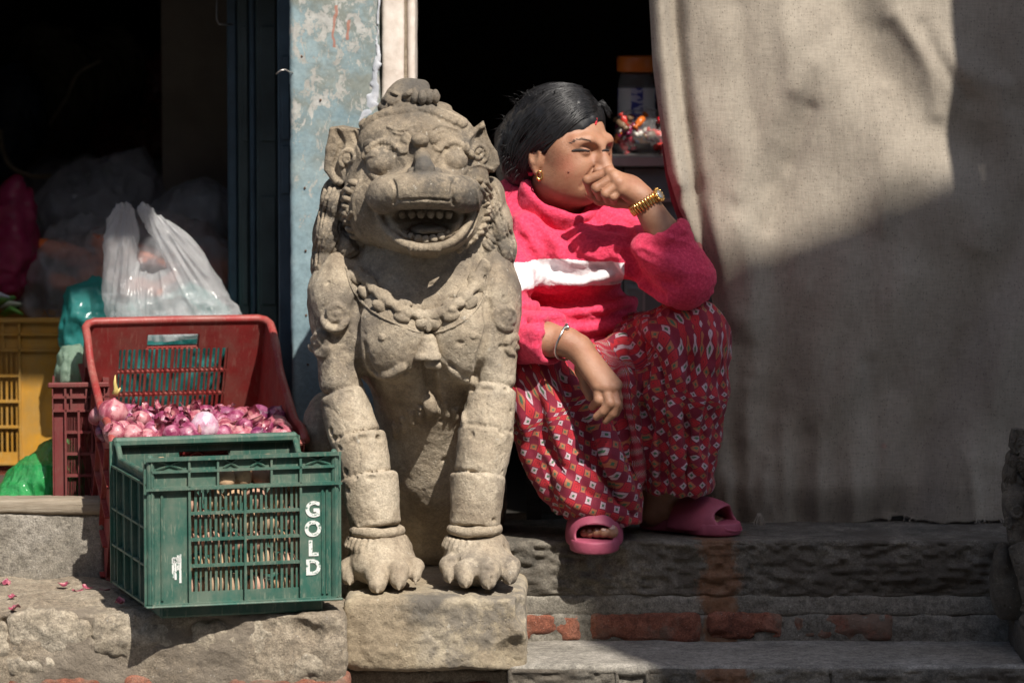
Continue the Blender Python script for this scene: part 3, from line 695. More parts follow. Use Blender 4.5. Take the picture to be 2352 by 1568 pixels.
# ================================================================== stone lion
def stone_mat(name, a, b, c, dark, sc=1.0, bump=1.0, soot=()):
    m = NT(name)
    n1 = m.noise(6*sc, 8, .65); n2 = m.noise(75*sc, 8, .78); n3 = m.noise(3.2*sc, 4, .5)
    base = m.ramp(n1, [(.40, a), (.5, b), (.60, c)])
    base = m.mix(1.0, base, m.ramp(n2, [(.36, .80), (.5, 1.0), (.64, 1.14)]), 'MULTIPLY')
    base = m.mix(1.0, base, m.ramp(m.noise(260*sc, 4, .7), [(.36, .80), (.5, 1.0), (.64, 1.15)]), 'MULTIPLY')
    st = m.ramp(n3, [(.46, 0.0), (.60, .85)])
    st = m.mix(1.0, st, m.ramp(m.noise(26*sc, 7, .75), [(.40, .1), (.56, 1)]), 'MULTIPLY')
    base = m.mix(st, base, dark)
    wh = m.ramp(m.noise(60*sc, 4, .6), [(.66, 0.0), (.70, .6)])
    base = m.mix(wh, base, (.46, .42, .35))
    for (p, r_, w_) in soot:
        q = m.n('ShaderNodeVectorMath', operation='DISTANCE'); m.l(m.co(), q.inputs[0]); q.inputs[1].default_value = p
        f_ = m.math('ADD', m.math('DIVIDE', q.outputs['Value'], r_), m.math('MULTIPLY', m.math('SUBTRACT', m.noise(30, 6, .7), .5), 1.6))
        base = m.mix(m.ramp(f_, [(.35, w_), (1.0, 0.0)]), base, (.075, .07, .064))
    m.col(base).set(roughness=.9)
    b1 = m.bump(m.noise(110*sc, 9, .75), .55*bump, .006)
    b2 = m.bump(m.ramp(m.vor(95*sc), [(0, 0.0), (.22, 1.0)]), .35*bump, .004, b1)
    m.bump(m.noise(24*sc, 7, .7), .45*bump, .012, b2)
    return m
_sm = stone_mat('lion stone', (.25, .198, .14), (.36, .295, .213), (.45, .38, .285), (.12, .10, .08)); M_lion = _sm.m
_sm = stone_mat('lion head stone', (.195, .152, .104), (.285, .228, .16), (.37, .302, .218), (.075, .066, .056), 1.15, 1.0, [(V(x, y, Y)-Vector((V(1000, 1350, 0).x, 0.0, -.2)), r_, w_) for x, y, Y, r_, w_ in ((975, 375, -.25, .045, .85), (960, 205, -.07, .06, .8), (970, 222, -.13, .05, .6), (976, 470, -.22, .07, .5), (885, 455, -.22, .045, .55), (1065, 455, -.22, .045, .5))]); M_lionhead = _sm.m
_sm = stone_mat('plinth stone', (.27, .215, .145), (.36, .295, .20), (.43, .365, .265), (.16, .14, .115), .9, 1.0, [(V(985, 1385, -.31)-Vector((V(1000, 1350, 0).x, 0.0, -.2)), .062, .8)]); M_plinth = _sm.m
def E(s, x, y, Y, rx, rz, ry, k=.0, mode='u', M=None):
    u = PX(Y); s.ell(V(x, y, Y), (rx*u, ry*u, rz*u), k*u, mode, M)
lion = thing('stone_lion_statue', 'weathered tan stone guardian lion with open mouth sitting on a block beside the green crate', 'statue', (V(1000, 1350, 0.0).x, 0.0, -.2))
lion.location.z = -.2; WL[lion.name] = Vector(lion.location)
u0 = PX(-.15)
def tubepx(s, pts, r, out=0.0, k=0.0, mode='u', n=6, src=None, taper=None):
    """raised (or cut) cord over the surface of src along view pixels"""
    src = src or s
    P = [src.hit(p[0], p[1], out) for p in spline(pts, n)]
    rad = [r*u0*(1 if taper is None else (taper[0]+(taper[1]-taper[0])*i/(len(P)-1))) for i in range(len(P))]
    s.chain(P, rad, k, mode); return P
def spiral(cx, cy, r0, turns, start, d=1, n=26, ry=1.0):
    return [(cx+r0*(1-i/n*.93)*math.cos(start+d*turns*2*math.pi*i/n), cy+ry*r0*(1-i/n*.93)*math.sin(start+d*turns*2*math.pi*i/n)) for i in range(n+1)]
# ---- body
B = SDF((-.43, -.36, -.10), (.06, .36, .62), .003)
E(B, 985, 740, .0, 205, 190, 165, 0)                      # rib cage
E(B, 968, 655, -.055, 168, 100, 105, 40)                  # upper chest
E(B, 905, 765, -.105, 100, 112, 96, 40); E(B, 1066, 760, -.10, 88, 116, 92, 40)   # breast muscles
E(B, 985, 560, .0, 190, 120, 150, 50)                     # neck
B.cap(V(985, 850, .0), V(978, 1130, .12), 140*u0, 105*u0, .03)
E(B, 990, 1010, .08, 105, 190, 120, 30)
E(B, 985, 1140, .20, 175, 190, 150, 40)                   # rump
E(B, 792, 1120, .14, 105, 215, 150, 25); E(B, 1085, 1130, .17, 75, 180, 130, 25)   # haunches
E(B, 745, 1000, .08, 52, 100, 90, 30)
E(B, 782, 690, -.045, 72, 125, 115, 28); E(B, 1142, 690, -.045, 52, 120, 115, 28)  # shoulders
def seg(y0, a0, b0, y1, a1, b1, Y0, Y1, rnd=.008, k=.0, ey=1.05):
    B.frustum(V((a0+b0)/2, y0, Y0), V((a1+b1)/2, y1, Y1), (b0-a0)/2*u0, (b1-a1)/2*u0, rnd, k, 'u', ey)
seg(640, 716, 822, 905, 733, 836, -.065, -.095, .02, .03); seg(640, 1112, 1190, 892, 1082, 1186, -.065, -.095, .02, .03)
seg(903, 731, 842, 1004, 756, 879, -.095, -.12); seg(888, 1077, 1188, 990, 1052, 1178, -.095, -.12)
seg(1000, 754, 889, 1095, 783, 900, -.12, -.14); seg(986, 1051, 1182, 1091, 1041, 1162, -.12, -.14)
seg(1091, 778, 914, 1212, 808, 922, -.14, -.16); seg(1089, 1033, 1166, 1212, 1032, 1147, -.14, -.16)
# breast undercuts and belly roll
tubepx(B, [(838, 790), (850, 840), (890, 868), (935, 855)], 4.5, -.001, .006, 's')
tubepx(B, [(1035, 835), (1060, 865), (1095, 862), (1108, 830)], 4.5, -.001, .006, 's')
tubepx(B, [(870, 862), (900, 858), (925, 842)], 7, .001, .008); tubepx(B, [(1040, 850), (1070, 868), (1090, 880)], 7, .001, .008)
tubepx(B, [(985, 770), (985, 850), (1000, 930)], 9, -.003, .012, 's')
tubepx(B, [(822, 690), (818, 760), (826, 830), (845, 900)], 7, -.002, .01, 's'); tubepx(B, [(1118, 690), (1118, 760), (1100, 830), (1085, 890)], 6, -.002, .01, 's')
# fringe across the belly
for i in range(9):
    x = 905+i*20; yy = 955-((i-5)**2)*-1.2-22*(1-abs(i-5)/5)
    tubepx(B, [(x, yy-10), (x+2, yy+16)], 6, .001, .004)
tubepx(B, [(985, 915), (992, 945)], 11, .004, .006)
# nipples, arm curls
for (x, y) in ((876, 772), (1087, 768)): tubepx(B, spiral(x, y, 8, 1, 0, n=10), 2.2, .001, .002)
for (cx, cy, r0, t, st, d) in ((772, 722, 30, 1.7, 2.3, -1), (733, 782, 25, 1.6, 2.6, -1), (1163, 728, 27, 1.9, 1.2, 1), (1181, 790, 22, 1.4, 1.6, 1)):
    tubepx(B, spiral(cx, cy, r0, t, st, d), 6.5, .0015, .004, n=2)
tubepx(B, [(800, 735), (775, 758), (752, 750), (742, 735)], 7, .001, .006); tubepx(B, [(752, 800), (745, 815), (728, 812)], 6, .001, .006)
# ankle frills
for cx, Yc in ((866, -.163), (1090, -.163)):
    for a in range(28):
        th = 2*math.pi*a/28; c0 = V(cx, 1243, Yc)
        B.cap(c0+Vector((math.cos(th)*.052, math.sin(th)*.055, .006)), c0+Vector((math.cos(th)*.058, math.sin(th)*.061, -.007)), .0058, .0062, .003)
# paws
def paw(cx, toes, side):
    E(B, cx, 1292, -.175, 84, 52, 105, 18); E(B, cx, 1262, -.16, 68, 42, 80, 14)
    for (x, y, w_, Yt) in toes:
        k0 = V(x+(cx-x)*.28, 1282, Yt+.07); k1 = V(x, y-34, Yt+.022); k2 = V(x, y-12, Yt)
        B.chain([k0, k1, k2], [w_*.85*u0, w_*1.0*u0, w_*.72*u0], .007)
        B.cap(V(x, y-16, Yt-.006), V(x+1, y+6, Yt-.017), 9*u0, 3*u0, .003)
paw(878, [(802, 1338, 24, -.215), (866, 1354, 28, -.275), (915, 1346, 24, -.275), (954, 1335, 20, -.25)], -1)
paw(1098, [(1032, 1332, 22, -.25), (1070, 1343, 25, -.275), (1121, 1347, 27, -.275), (1170, 1336, 26, -.24)], 1)
_lr = random.Random(3)
for _ in range(70):                                        # chips and pits
    x, y = _lr.uniform(720, 1190), _lr.uniform(640, 1340); c = B.hit(x, y, .001); r_ = _lr.uniform(3, 9)*u0
    B.ell(c, (r_*_lr.uniform(.8, 2), r_*.7, r_*_lr.uniform(.6, 1.2)), .002, 's')
for yb in (904, 1002, 1093):                               # knocked edges of the leg bands
    for _ in range(7):
        x = _lr.choice((_lr.uniform(745, 890), _lr.uniform(1050, 1175))); c = B.hit(x, yb-(14 if x > 1000 else 0)+4, .002); r_ = _lr.uniform(5, 11)*u0; B.ell(c, (r_*1.6, r_*.6, r_*.7), .003, 's')
for ck in ([(742, 930), (775, 950), (800, 1000)], [(1120, 905), (1118, 950), (1126, 985)], [(820, 1010), (826, 1050), (820, 1090)], [(770, 820), (800, 850), (815, 900)], [(1150, 1000), (1156, 1040), (1150, 1080)]):
    tubepx(B, ck, 1.8, 0.0, .001, 's')
B.op(lambda X, Y, Z: (-.066-Z)+0*X+0*Y, (-9, -9, -9), (9, 9, 9), 0, 'i')      # flat on the block
P, Q = B.mesh(); P = rough(P, Q, [(.0026, .05), (.0012, .016), (.0005, .007)])
obj('body', P, Q, M_lion, lion, True)
# anklets
A = SDF((-.43, -.30, -.02), (.06, -.02, .10), .0032)
for cx, Yc, ym in ((866, -.16, 1217), (1090, -.16, 1214)):
    A.torus(V(cx, ym, Yc), 54*u0, 13*u0, None, 0, 'u', 1.05)
    aP = A
for cx, ym in ((866, 1217), (1090, 1214)):
    T = SDF(tuple(V(cx, ym, -.16)-Vector((.08, .085, .03))), tuple(V(cx, ym, -.16)+Vector((.08, .085, .03))), .003)
    T.torus(V(cx, ym, -.16), 53*u0, 12*u0, None, 0, 'u', 1.06)
    P, Q = T.mesh(); obj('anklet', rough(P, Q, [(.0015, .02), (.0007, .008)]), Q, M_lion, lion, True)
# ---- necklace and bell
Z2 = lambda u, v: (689+u*.2929, 545.5+v*.2929)
Nk = SDF((-.36, -.40, .26), (.0, .12, .60), .003)
def onbody(pt, out): return B.hit(pt[0], pt[1], out)
ln = [Z2(*p) for p in ((360, 235), (400, 380), (480, 500), (600, 600), (760, 680), (930, 742), (1070, 742), (1200, 700), (1350, 600), (1440, 450), (1480, 250))]
Nk.chain([onbody(p, .001) for p in spline(ln, 7)], 3.6*u0)
chn = spline([Z2(*p) for p in ((455, 270), (570, 390), (700, 500), (850, 585), (1010, 612), (1120, 580), (1250, 510), (1360, 390), (1425, 200))], 2)
for i in range(len(chn)-1):
    a, b = np.array(chn[i]), np.array(chn[i+1]); n_ = np.array([-(b-a)[1], (b-a)[0]]); n_ = n_/np.linalg.norm(n_)*4.5
    a2, b2 = (a-n_-(b-a)*.18, b+n_+(b-a)*.12)
    Nk.cap(onbody(a2, .007), onbody(b2, .010), 10.5*u0, 9.5*u0, .002)
for (uu, vv, an) in ((425, 310, 60), (505, 430, 45), (625, 540, 35), (800, 630, 20), (945, 668, 50), (1075, 665, -50), (1190, 615, -22), (1340, 515, -42), (1412, 385, -65), (1462, 250, -80),
                     (560, 335, 45), (690, 440, 35), (830, 510, 20), (1165, 505, -20), (1265, 430, -50), (1335, 320, -70)):
    x, y = Z2(uu, vv); c = onbody((x, y), .004); sm_ = vv in (335, 440, 510, 505, 430, 320) and uu not in (505,)
    Mx = Matrix.Rotation(R(an), 3, 'Y')
    Nk.ell(c, ((18 if sm_ else 21)*u0, 9*u0, (8 if sm_ else 12)*u0), .002, 'u', Mx)
P, Q = Nk.mesh(); nk = obj('necklace', rough(P, Q, [(.0012, .02), (.0006, .008)]), Q, M_lion, lion, True)
Be = SDF((-.25, -.42, .22), (-.08, .0, .46), .003)
x, y = Z2(1005, 620); c = onbody((x, y+10), .012)
Be.cap(onbody(Z2(1008, 625), .012), onbody(Z2(1008, 720), .012), 9*u0, 8*u0)
for dx, r1 in ((-62, 24), (62, 24)):
    c = onbody(Z2(1005+dx, 670), .008); Be.ell(c, (13*u0, 9*u0, 14*u0), .003)
b0 = onbody(Z2(1003, 745), .006); b1 = onbody(Z2(1003, 955), .010); b1[1] = b0[1]-.004
Be.frustum(b0, b1, 15*u0, 31*u0, .006); Be.frustum(b0*.25+b1*.75, b1, 31*u0, 34*u0, .004); Be.frustum(b0*.85+b1*.15, b0*.7+b1*.3, 20*u0, 21*u0, .003)
c = np.array(V(*Z2(1030, 1010), b1[1])); Be.cap(c+[-.004, 0, .006], c+[.012, 0, .002], .011, .009)
P, Q = Be.mesh(); obj('bell', rough(P, Q, [(.0015, .025), (.0008, .01)]), Q, M_lion, lion, True)
# ---- head
H = SDF((-.41, -.36, .42), (.03, .16, .95), .0022)
E(H, 960, 395, -.06, 160, 150, 150)
E(H, 958, 485, -.045, 176, 105, 135, 40)
E(H, 862, 462, -.095, 68, 95, 85, 30); E(H, 1062, 460, -.095, 60, 95, 85, 30)    # cheeks
E(H, 960, 308, -.098, 122, 58, 80, 40)                                           # forehead
E(H, 978, 510, -.115, 122, 80, 130, 25)                                          # jaw
E(H, 978, 418, -.165, 84, 44, 74, 25)                                            # muzzle root
# eye sockets, eyeballs, heavy lids
for (ex, ey, er) in ((882, 372, 40), (1040, 369, 35)):
    E(H, ex, ey, -.200, er+8, er+3, 30, 12, 's')
    E(H, ex, ey, -.150, er, er*.92, er, 3)
    sx = 1 if ex < 960 else -1
    arc_ = [(ex+sx*(er+16), ey+10), (ex+sx*(er+2), ey-14), (ex+sx*er*.5, ey-er-2), (ex-sx*er*.3, ey-er-6), (ex-sx*(er-2), ey-er*.72), (ex-sx*(er+8), ey-er*.25)]
    Pq = [H.hit(p[0], p[1], .001) for p in spline(arc_, 5)]
    for p in Pq: p[1] = min(p[1], -.155)
    H.chain(Pq, 3.4*u0, .005)
    tubepx(H, [(ex+sx*(er+18), ey+14), (ex+sx*(er-2), ey+er*.75), (ex, ey+er+4), (ex-sx*er*.8, ey+er*.62)], 5, -.001, .006)
E(H, 962, 362, -.160, 52, 44, 40, 14)
# mouth: cavity first, then lips over it
E(H, 978, 500, -.262, 99, 40, 125, 6, 's'); E(H, 978, 522, -.262, 78, 36, 118, 6, 's')
lipU = [V(872, 452, -.185), V(892, 446, -.213), V(930, 441, -.243), V(976, 439, -.256), V(1022, 440, -.243), V(1056, 444, -.215), V(1078, 450, -.185)]
H.chain([Vector(p) for p in spline([tuple(q) for q in lipU], 4)], 30*u0, .018); E(H, 976, 425, -.20, 92, 34, 58, 16)
H.chain([V(884, 440, -.20), V(886, 456, -.205)], 34*u0, .008); H.chain([V(1064, 440, -.20), V(1063, 454, -.205)], 33*u0, .008)
E(H, 976, 419, -.225, 62, 24, 45, 12)
rim = spline([(866, 474), (873, 506), (897, 538), (935, 561), (982, 568), (1028, 560), (1060, 537), (1080, 505), (1088, 476)], 6)
for i in range(len(rim)-1):
    Yr = lambda q: -.178-.052*(1-((q[0]-978)/112)**2)
    H.cap(V(rim[i][0], rim[i][1], Yr(rim[i])), V(rim[i+1][0], rim[i+1][1], Yr(rim[i+1])), 7.5*u0, 7.5*u0, .005)
# nose
H.chain([V(968, 345, -.185), V(971, 366, -.212), V(975, 384, -.238)], [13*u0, 17*u0, 22*u0], .012)
E(H, 975, 387, -.243, 23, 16, 18, 5)
for dx in (-28, 29): E(H, 975+dx, 392, -.225, 12, 9, 18, 5)
import copy as _copy
F0 = _copy.copy(H); F0.f = H.f.copy()                    # frozen surface the carving is laid on
tp = lambda pts, r, out=.001, k=.002, mode='u', n=6, taper=None: tubepx(H, pts, r, out, k, mode, n, F0, taper)
# split lines of the lip
for cx, sx in ((906, 1), (1040, -1)):
    tp([(cx-sx*6, 412), (cx+sx*2, 430), (cx+sx*2, 452), (cx-sx*2, 470)], 3.4, -.0005, .003, 's')
tp([(905, 462), (975, 458), (1040, 461)], 2.6, -.0005, .003, 's')
# brow tufts, forehead flame and curls
for i in range(5): tp([(838+i*1.2, 330+i*6.2), (850, 325+i*6.2), (864, 332+i*5)], 3.6, .003)
for i in range(5): tp([(838+i*3, 372-i*5.0), (848+i*2, 360-i*5.5), (862+i, 356-i*5)], 3.2, .002)
for i in range(10):
    x = 868+i*7.5; tp([(x, 318+abs(i-4)*.8), (x+2, 332), (x+1, 342)], 3.2, .0012)
    x = 1014+i*6; tp([(x, 310+i*1.6), (x+2, 323+i*1.6), (x+1, 334+i*1.6)], 3.0, .0012)
for (cx, cy, r0, st, d) in ((925, 342, 11, 0, 1), (1008, 336, 11, 3, -1), (932, 322, 10, 0, 1), (1000, 318, 10, 2.4, -1)):
    tp(spiral(cx, cy, r0, 1.2, st, d, n=12), 4.2, .002, .002, n=2)
for i in range(8):
    th = math.pi*(.08+.84*i/7); tp([(965-40*math.cos(th), 326-30*math.sin(th)), (965-30*math.cos(th), 332-24*math.sin(th))], 6.5, .003, .003)
E(H, 965, 322, -.195, 22, 18, 22, 8)
tp([(890, 292), (922, 300), (958, 290), (985, 298), (1012, 287), (1050, 298)], 3.2, .0012); tp([(902, 304), (935, 311), (962, 302), (985, 310), (1018, 300)], 2.8, .001)
# diadem and cap
tp([(832, 292), (868, 269), (920, 257), (975, 252), (1022, 259), (1064, 278)], 6.5, .003, .004)
for i in range(16):
    t = i/15; x = 836+226*t; y = 284-36*math.sin(math.pi*min(t*1.02, 1)); tp([(x-4, y+2), (x+4, y-3)], 8.5, .004, .003)
E(H, 953, 248, -.06, 84, 20, 82, 10)
H.frustum(V(948, 250, -.07), V(952, 234, -.07), 76*u0, 68*u0, .006, .004)
H.frustum(V(950, 236, -.07), V(953, 229, -.07), 62*u0, 58*u0, .004, .004)
H.cap(V(896, 244, -.05), V(936, 216, -.05), 20*u0, 32*u0, .02); H.cap(V(930, 222, -.05), V(968, 203, -.06), 36*u0, 21*u0, .02)
E(H, 970, 222, -.085, 42, 20, 40, 8)
for i in range(5): E(H, 938+i*15.5, 224-abs(i-2)*1, -.132+abs(i-2)*.007, 9.5, 17, 16, 2)
F1 = _copy.copy(H); F1.f = H.f.copy()
for i in range(9): tubepx(H, [(888+i*8, 248-i*5.2), (897+i*8, 236-i*4.6)], 4.6, .0015, .003, src=F1)
# ears
def earpoly(poly, Yf, thick, slope):
    """flat slab with polygon outline (view px), front face at depth Yf + slope*(x-x0)"""
    pp = [V(p[0], p[1], Yf) for p in poly]; xs = np.array([p.x for p in pp]); zs = np.array([p.z for p in pp]); x0 = xs.mean()
    def fn(X, Y, Z):
        n_ = len(xs); ins = np.zeros(np.broadcast(X, Z).shape, bool); dist = None
        for i in range(n_):
            ax_, az_ = xs[i], zs[i]; bx_, bz_ = xs[(i+1) % n_], zs[(i+1) % n_]
            ex_, ez_ = bx_-ax_, bz_-az_; t = np.clip(((X-ax_)*ex_+(Z-az_)*ez_)/(ex_*ex_+ez_*ez_), 0, 1)
            dd = np.sqrt((X-ax_-t*ex_)**2+(Z-az_-t*ez_)**2); dist = dd if dist is None else np.minimum(dist, dd)
            c_ = ((az_ > Z) != (bz_ > Z)); xi = ax_+(Z-az_)*ex_/(ez_ if abs(ez_) > 1e-9 else 1e-9); ins ^= (c_ & (X < xi))
        d2 = np.where(ins, -dist, dist)
        yc = Yf+thick/2+slope*(X-x0); dy = np.abs(Y-yc)-thick/2
        r_ = .006; u = np.maximum(d2+r_, 0); w_ = np.maximum(dy+r_, 0)
        return (np.sqrt(u*u+w_*w_)+np.minimum(np.maximum(d2, dy)+r_, 0)-r_).astype(np.float32)
    H.op(fn, (xs.min(), Yf-.05, zs.min()), (xs.max(), Yf+thick+.05, zs.max()), .004)
earpoly([(756, 294), (786, 291), (838, 300), (850, 395), (820, 430), (790, 420), (768, 424), (742, 392), (746, 340)], -.085, .07, -.22)
earpoly([(1062, 300), (1085, 297), (1110, 278), (1119, 308), (1128, 330), (1142, 350), (1148, 378), (1134, 397), (1085, 390), (1060, 380)], -.090, .045, .10)
F0.f = H.f.copy()
tp([(1073, 350), (1075, 322), (1090, 303), (1111, 289)], 3.8, .002); tp([(1076, 384), (1100, 380), (1128, 388)], 3.2, .0015)
tp([(1090, 330), (1098, 312), (1110, 302), (1116, 318)], 7, -.002, .004, 's')
for (cx, cy, r0, t, st, d) in ((800, 363, 22, 1.7, 2.2, 1), (1098, 352, 23, 1.7, 1.0, -1)):
    tp(spiral(cx, cy, r0, t, st, d), 5, .003, .002, n=2)
tp([(772, 300), (785, 330), (770, 380), (780, 412)], 5, -.001, .006, 's'); tp([(812, 304), (822, 330), (830, 346)], 4, -.001, .004, 's')
# mane: masses, then combed locks with curled ends
for (x, y, Y_, rx, rz, ry) in ((774, 465, .0, 40, 60, 95), (760, 540, -.0, 42, 78, 100), (754, 608, .0, 40, 55, 100), (806, 570, -.02, 34, 60, 85),
                               (1128, 465, -.005, 34, 60, 95), (1146, 520, .0, 32, 60, 95), (1156, 572, .0, 32, 50, 95), (1116, 556, -.02, 30, 46, 85)):
    E(H, x, y, Y_, rx, rz, ry, 8)
F0.f = H.f.copy()
locks = [[(796, 425), (776, 452), (768, 482), (772, 505)], [(766, 430), (754, 465), (744, 505), (738, 540)], [(794, 482), (776, 515), (780, 545), (796, 562)],
         [(756, 515), (740, 555), (732, 590), (730, 622)], [(778, 550), (762, 578), (750, 606), (745, 636)], [(806, 572), (786, 588), (772, 612), (766, 640)],
         [(1112, 420), (1130, 445), (1138, 475), (1134, 500)], [(1128, 475), (1144, 505), (1150, 530), (1142, 548)], [(1116, 520), (1136, 540), (1154, 562), (1162, 590)],
         [(1148, 512), (1163, 545), (1170, 575), (1168, 602)], [(1106, 560), (1120, 575), (1138, 584), (1146, 604)]]
for lk in locks:
    sx = 1 if lk[0][0] < 970 else -1; nl = len(lk)
    for j in (-1.5, -.5, .5, 1.5):
        pts_ = []
        for i, (x, y) in enumerate(lk):
            w_ = j*10.5*(1.0-.30*i/(nl-1)); pts_.append((x+w_*.9, y+w_*.35*sx))
        tp(pts_, 5.6, .0065-.0018*abs(j), .0008, taper=(1.0, .8))
    ex, ey = lk[-1]; tp(spiral(ex, ey-4, 11, 1.25, 1.5, sx, n=12), 4.4, .006, .0015, n=2)
# beaded beard
bl = [(812, 420), (804, 438), (799, 456), (796, 474), (797, 492), (800, 510), (806, 527), (815, 543), (828, 556), (843, 567), (859, 576), (876, 584), (894, 590)]
br = [(1098, 420), (1106, 436), (1112, 453), (1115, 470), (1116, 488), (1113, 505), (1107, 521), (1099, 536), (1088, 549), (1074, 560), (1058, 570)]
for path, sx in ((bl, 1), (br, -1)):
    for i, (x, y) in enumerate(path):
        c = F0.hit(x, y, .004); c[1] = max(c[1], -.145)
        an = 18*sx if i < 8 else 60*sx
        H.ell(c, (14.0*u0, 11*u0, 8.0*u0), .001, 'u', Matrix.Rotation(R(an), 3, 'Y')); c2 = c+np.array([-5*sx*u0, -.006, 2*u0]); H.ell(c2, (6*u0, 5*u0, 5*u0), .0015)
    off = [(x+16*sx, y-5) for x, y in path]
    tp(off, 3.6, .001, .002, n=3)
# goatee
for i in range(7): tp([(943+i*11, 568), (950+i*8.5, 595), (957+i*6.5, 614)], 5, .001, .003)
P, Q = H.mesh(); P = rough(P, Q, [(.0016, .05), (.0007, .012), (.0004, .005)])
obj('head', P, Q, M_lionhead, lion, True)
# teeth, tongue
tm = MB()
def blob(c, r, name, mat, parent, squash=(1, 1, 1), amp=.12):
    n1, n2 = 10, 7; vv = []; ff = []
    for i in range(n2+1):
        for j in range(n1):
            a, b = math.pi*i/n2, 2*math.pi*j/n1
            q = Vector((math.sin(a)*math.cos(b)*squash[0], math.sin(a)*math.sin(b)*squash[1], math.cos(a)*squash[2]))
            vv.append(Vector(c)+q*r*(1+random.uniform(-amp, amp)*(0 < i < n2)))
    for i in range(n2):
        for j in range(n1): ff.append((i*n1+j, (i+1)*n1+j, (i+1)*n1+(j+1) % n1, i*n1+(j+1) % n1))
    return obj(name, vv, ff, mat, parent, True)
for i in range(8):
    t = (i-3.5)/3.5; blob(V(978+t*74, 491+3*t*t, -.180-.026*(1-t*t)), .0078, 'tooth', M_lion, lion, (1, .9, 1.15))
for i in range(11):
    t = (i-5)/5; blob(V(978+t*86, 550-36*t*t, -.172-.042*(1-t*t)), .0085, 'tooth', M_lion, lion, (1, .9, 1.0))
T = SDF(tuple(V(985, 530, -.2)-Vector((.08, .08, .04))), tuple(V(985, 530, -.2)+Vector((.08, .12, .04))), .003)
E(T, 988, 528, -.165, 50, 15, 62); P, Q = T.mesh(); obj('tongue', rough(P, Q, [(.002, .015)]), Q, M_lionhead, lion, True)
# block under the paws
Pl = SDF((-.36, -.36, -.24), (.07, .40, -.03), .0035)
a = V(790, 1500, -.31); b = V(1207, 1500, -.31); zt = -.066; zb = -.207
cx = (a.x+b.x)/2; hx = (b.x-a.x)/2
Pl.box((cx, .03, (zt+zb)/2), (hx, .34, (zt-zb)/2), None, .012)
Pl.ell((b.x-.01, -.315, zb+.02), (.05, .03, .05), .01, 's'); Pl.ell((a.x, -.33, zb-.01), (.05, .04, .03), .01, 's')
Pl.ell((cx+.03, -.33, zb-.012), (.12, .05, .02), .01, 's'); Pl.ell((b.x+.012, -.29, zt-.02), (.03, .05, .05), .012, 's')
P, Q = Pl.mesh(); P = rough(P, Q, [(.006, .11), (.003, .035), (.0018, .012), (.0010, .006)])
obj('plinth', P, Q, M_plinth, lion, True)
# ================================================================== seated woman
wom = thing('person', 'seated woman in pink fleece top and red checked trousers resting her chin on her fist', 'person', tuple(V(1400, 1240, .1)))
wom.location.z = 0; WL[wom.name] = Vector(wom.location)
u1 = PX(.15)
def skin_mat():
    m = NT('brown skin'); c = m.ramp(m.noise(14, 6, .6), [(.38, (.27, .125, .072)), (.5, (.34, .168, .098)), (.62, (.39, .205, .125))])
    c = m.mix(m.ramp(m.noise(38, 4, .6), [(.5, 0.0), (.75, .35)]), c, (.36, .135, .085))
    for (x, y, Y, r_, w_, cc) in ((1300, 385, .1, .035, .55, (.40, .13, .085)), (1335, 352, .1, .022, .45, (.22, .10, .06)), (1340, 295, .1, .05, .35, (.30, .14, .08)), (1375, 372, .06, .016, .5, (.42, .17, .11))):
        q = m.n('ShaderNodeVectorMath', operation='DISTANCE'); m.l(m.co(), q.inputs[0]); q.inputs[1].default_value = V(x, y, Y)-wom.location
        f_ = m.math('ADD', m.math('DIVIDE', q.outputs['Value'], r_), m.math('MULTIPLY', m.math('SUBTRACT', m.noise(40, 6, .7), .5), 1.2)); c = m.mix(m.ramp(f_, [(.3, w_), (1.1, 0.0)]), c, cc)
    m.col(c).set(roughness=.5, subsurface_weight=.10, subsurface_scale=.010)
    m.b.inputs['Subsurface Radius'].default_value = (1.0, .35, .2)
    q = m.bump(m.noise(340, 5, .75), .35, .003); m.bump(m.noise(90, 6, .7, m.mapping((1, 1, 1.8))), .14, .004, q); return m.m
M_skin = skin_mat()
HO = V(1297, 343, .20); HY = R(49)
HM = Matrix.Rotation(HY, 3, 'Z') @ Matrix.Rotation(R(3), 3, 'X') @ Matrix.Rotation(R(2), 3, 'Y')
def hp(x, y, z): return HO+HM @ Vector((x, y, z))
W = SDF((-.10, -.19, -.005), (.44, .46, .93), .0024)
def he(s, c, r, k=.0, mode='u', rot=None): s.ell(hp(*c), r, k, mode, (HM if rot is None else HM @ rot))
# skull and face
he(W, (0, .012, .030), (.074, .092, .086))
he(W, (0, -.030, -.018), (.061, .064, .080), .03)
he(W, (0, -.044, -.066), (.046, .046, .036), .03)
he(W, (0, -.018, -.078), (.046, .050, .028), .03)
for sx in (-1, 1):
    he(W, (sx*.039, -.050, -.030), (.028, .035, .031), .022); he(W, (sx*.043, -.020, -.054), (.026, .042, .038), .025)
    he(W, (sx*.056, -.040, .000), (.016, .030, .024), .02)
W.chain([hp(-.050, -.070, .020), hp(-.030, -.083, .0235), hp(-.008, -.086, .018)], .0100, .014); W.chain([hp(.050, -.070, .020), hp(.030, -.083, .0235), hp(.008, -.086, .018)], .0100, .014)
for zz in (.040, .049): W.chain([hp(-.030, -.083+.0006*zz, zz), hp(-.010, -.0895, zz+.002), hp(.012, -.0895, zz+.002), hp(.03, -.083, zz)], .0012, .003, 's')
W.cap(hp(0, -.085, .014), hp(0, -.101, -.014), .0095, .0125, .014); W.cap(hp(0, -.101, -.014), hp(0, -.110, -.030), .0125, .0160, .010)
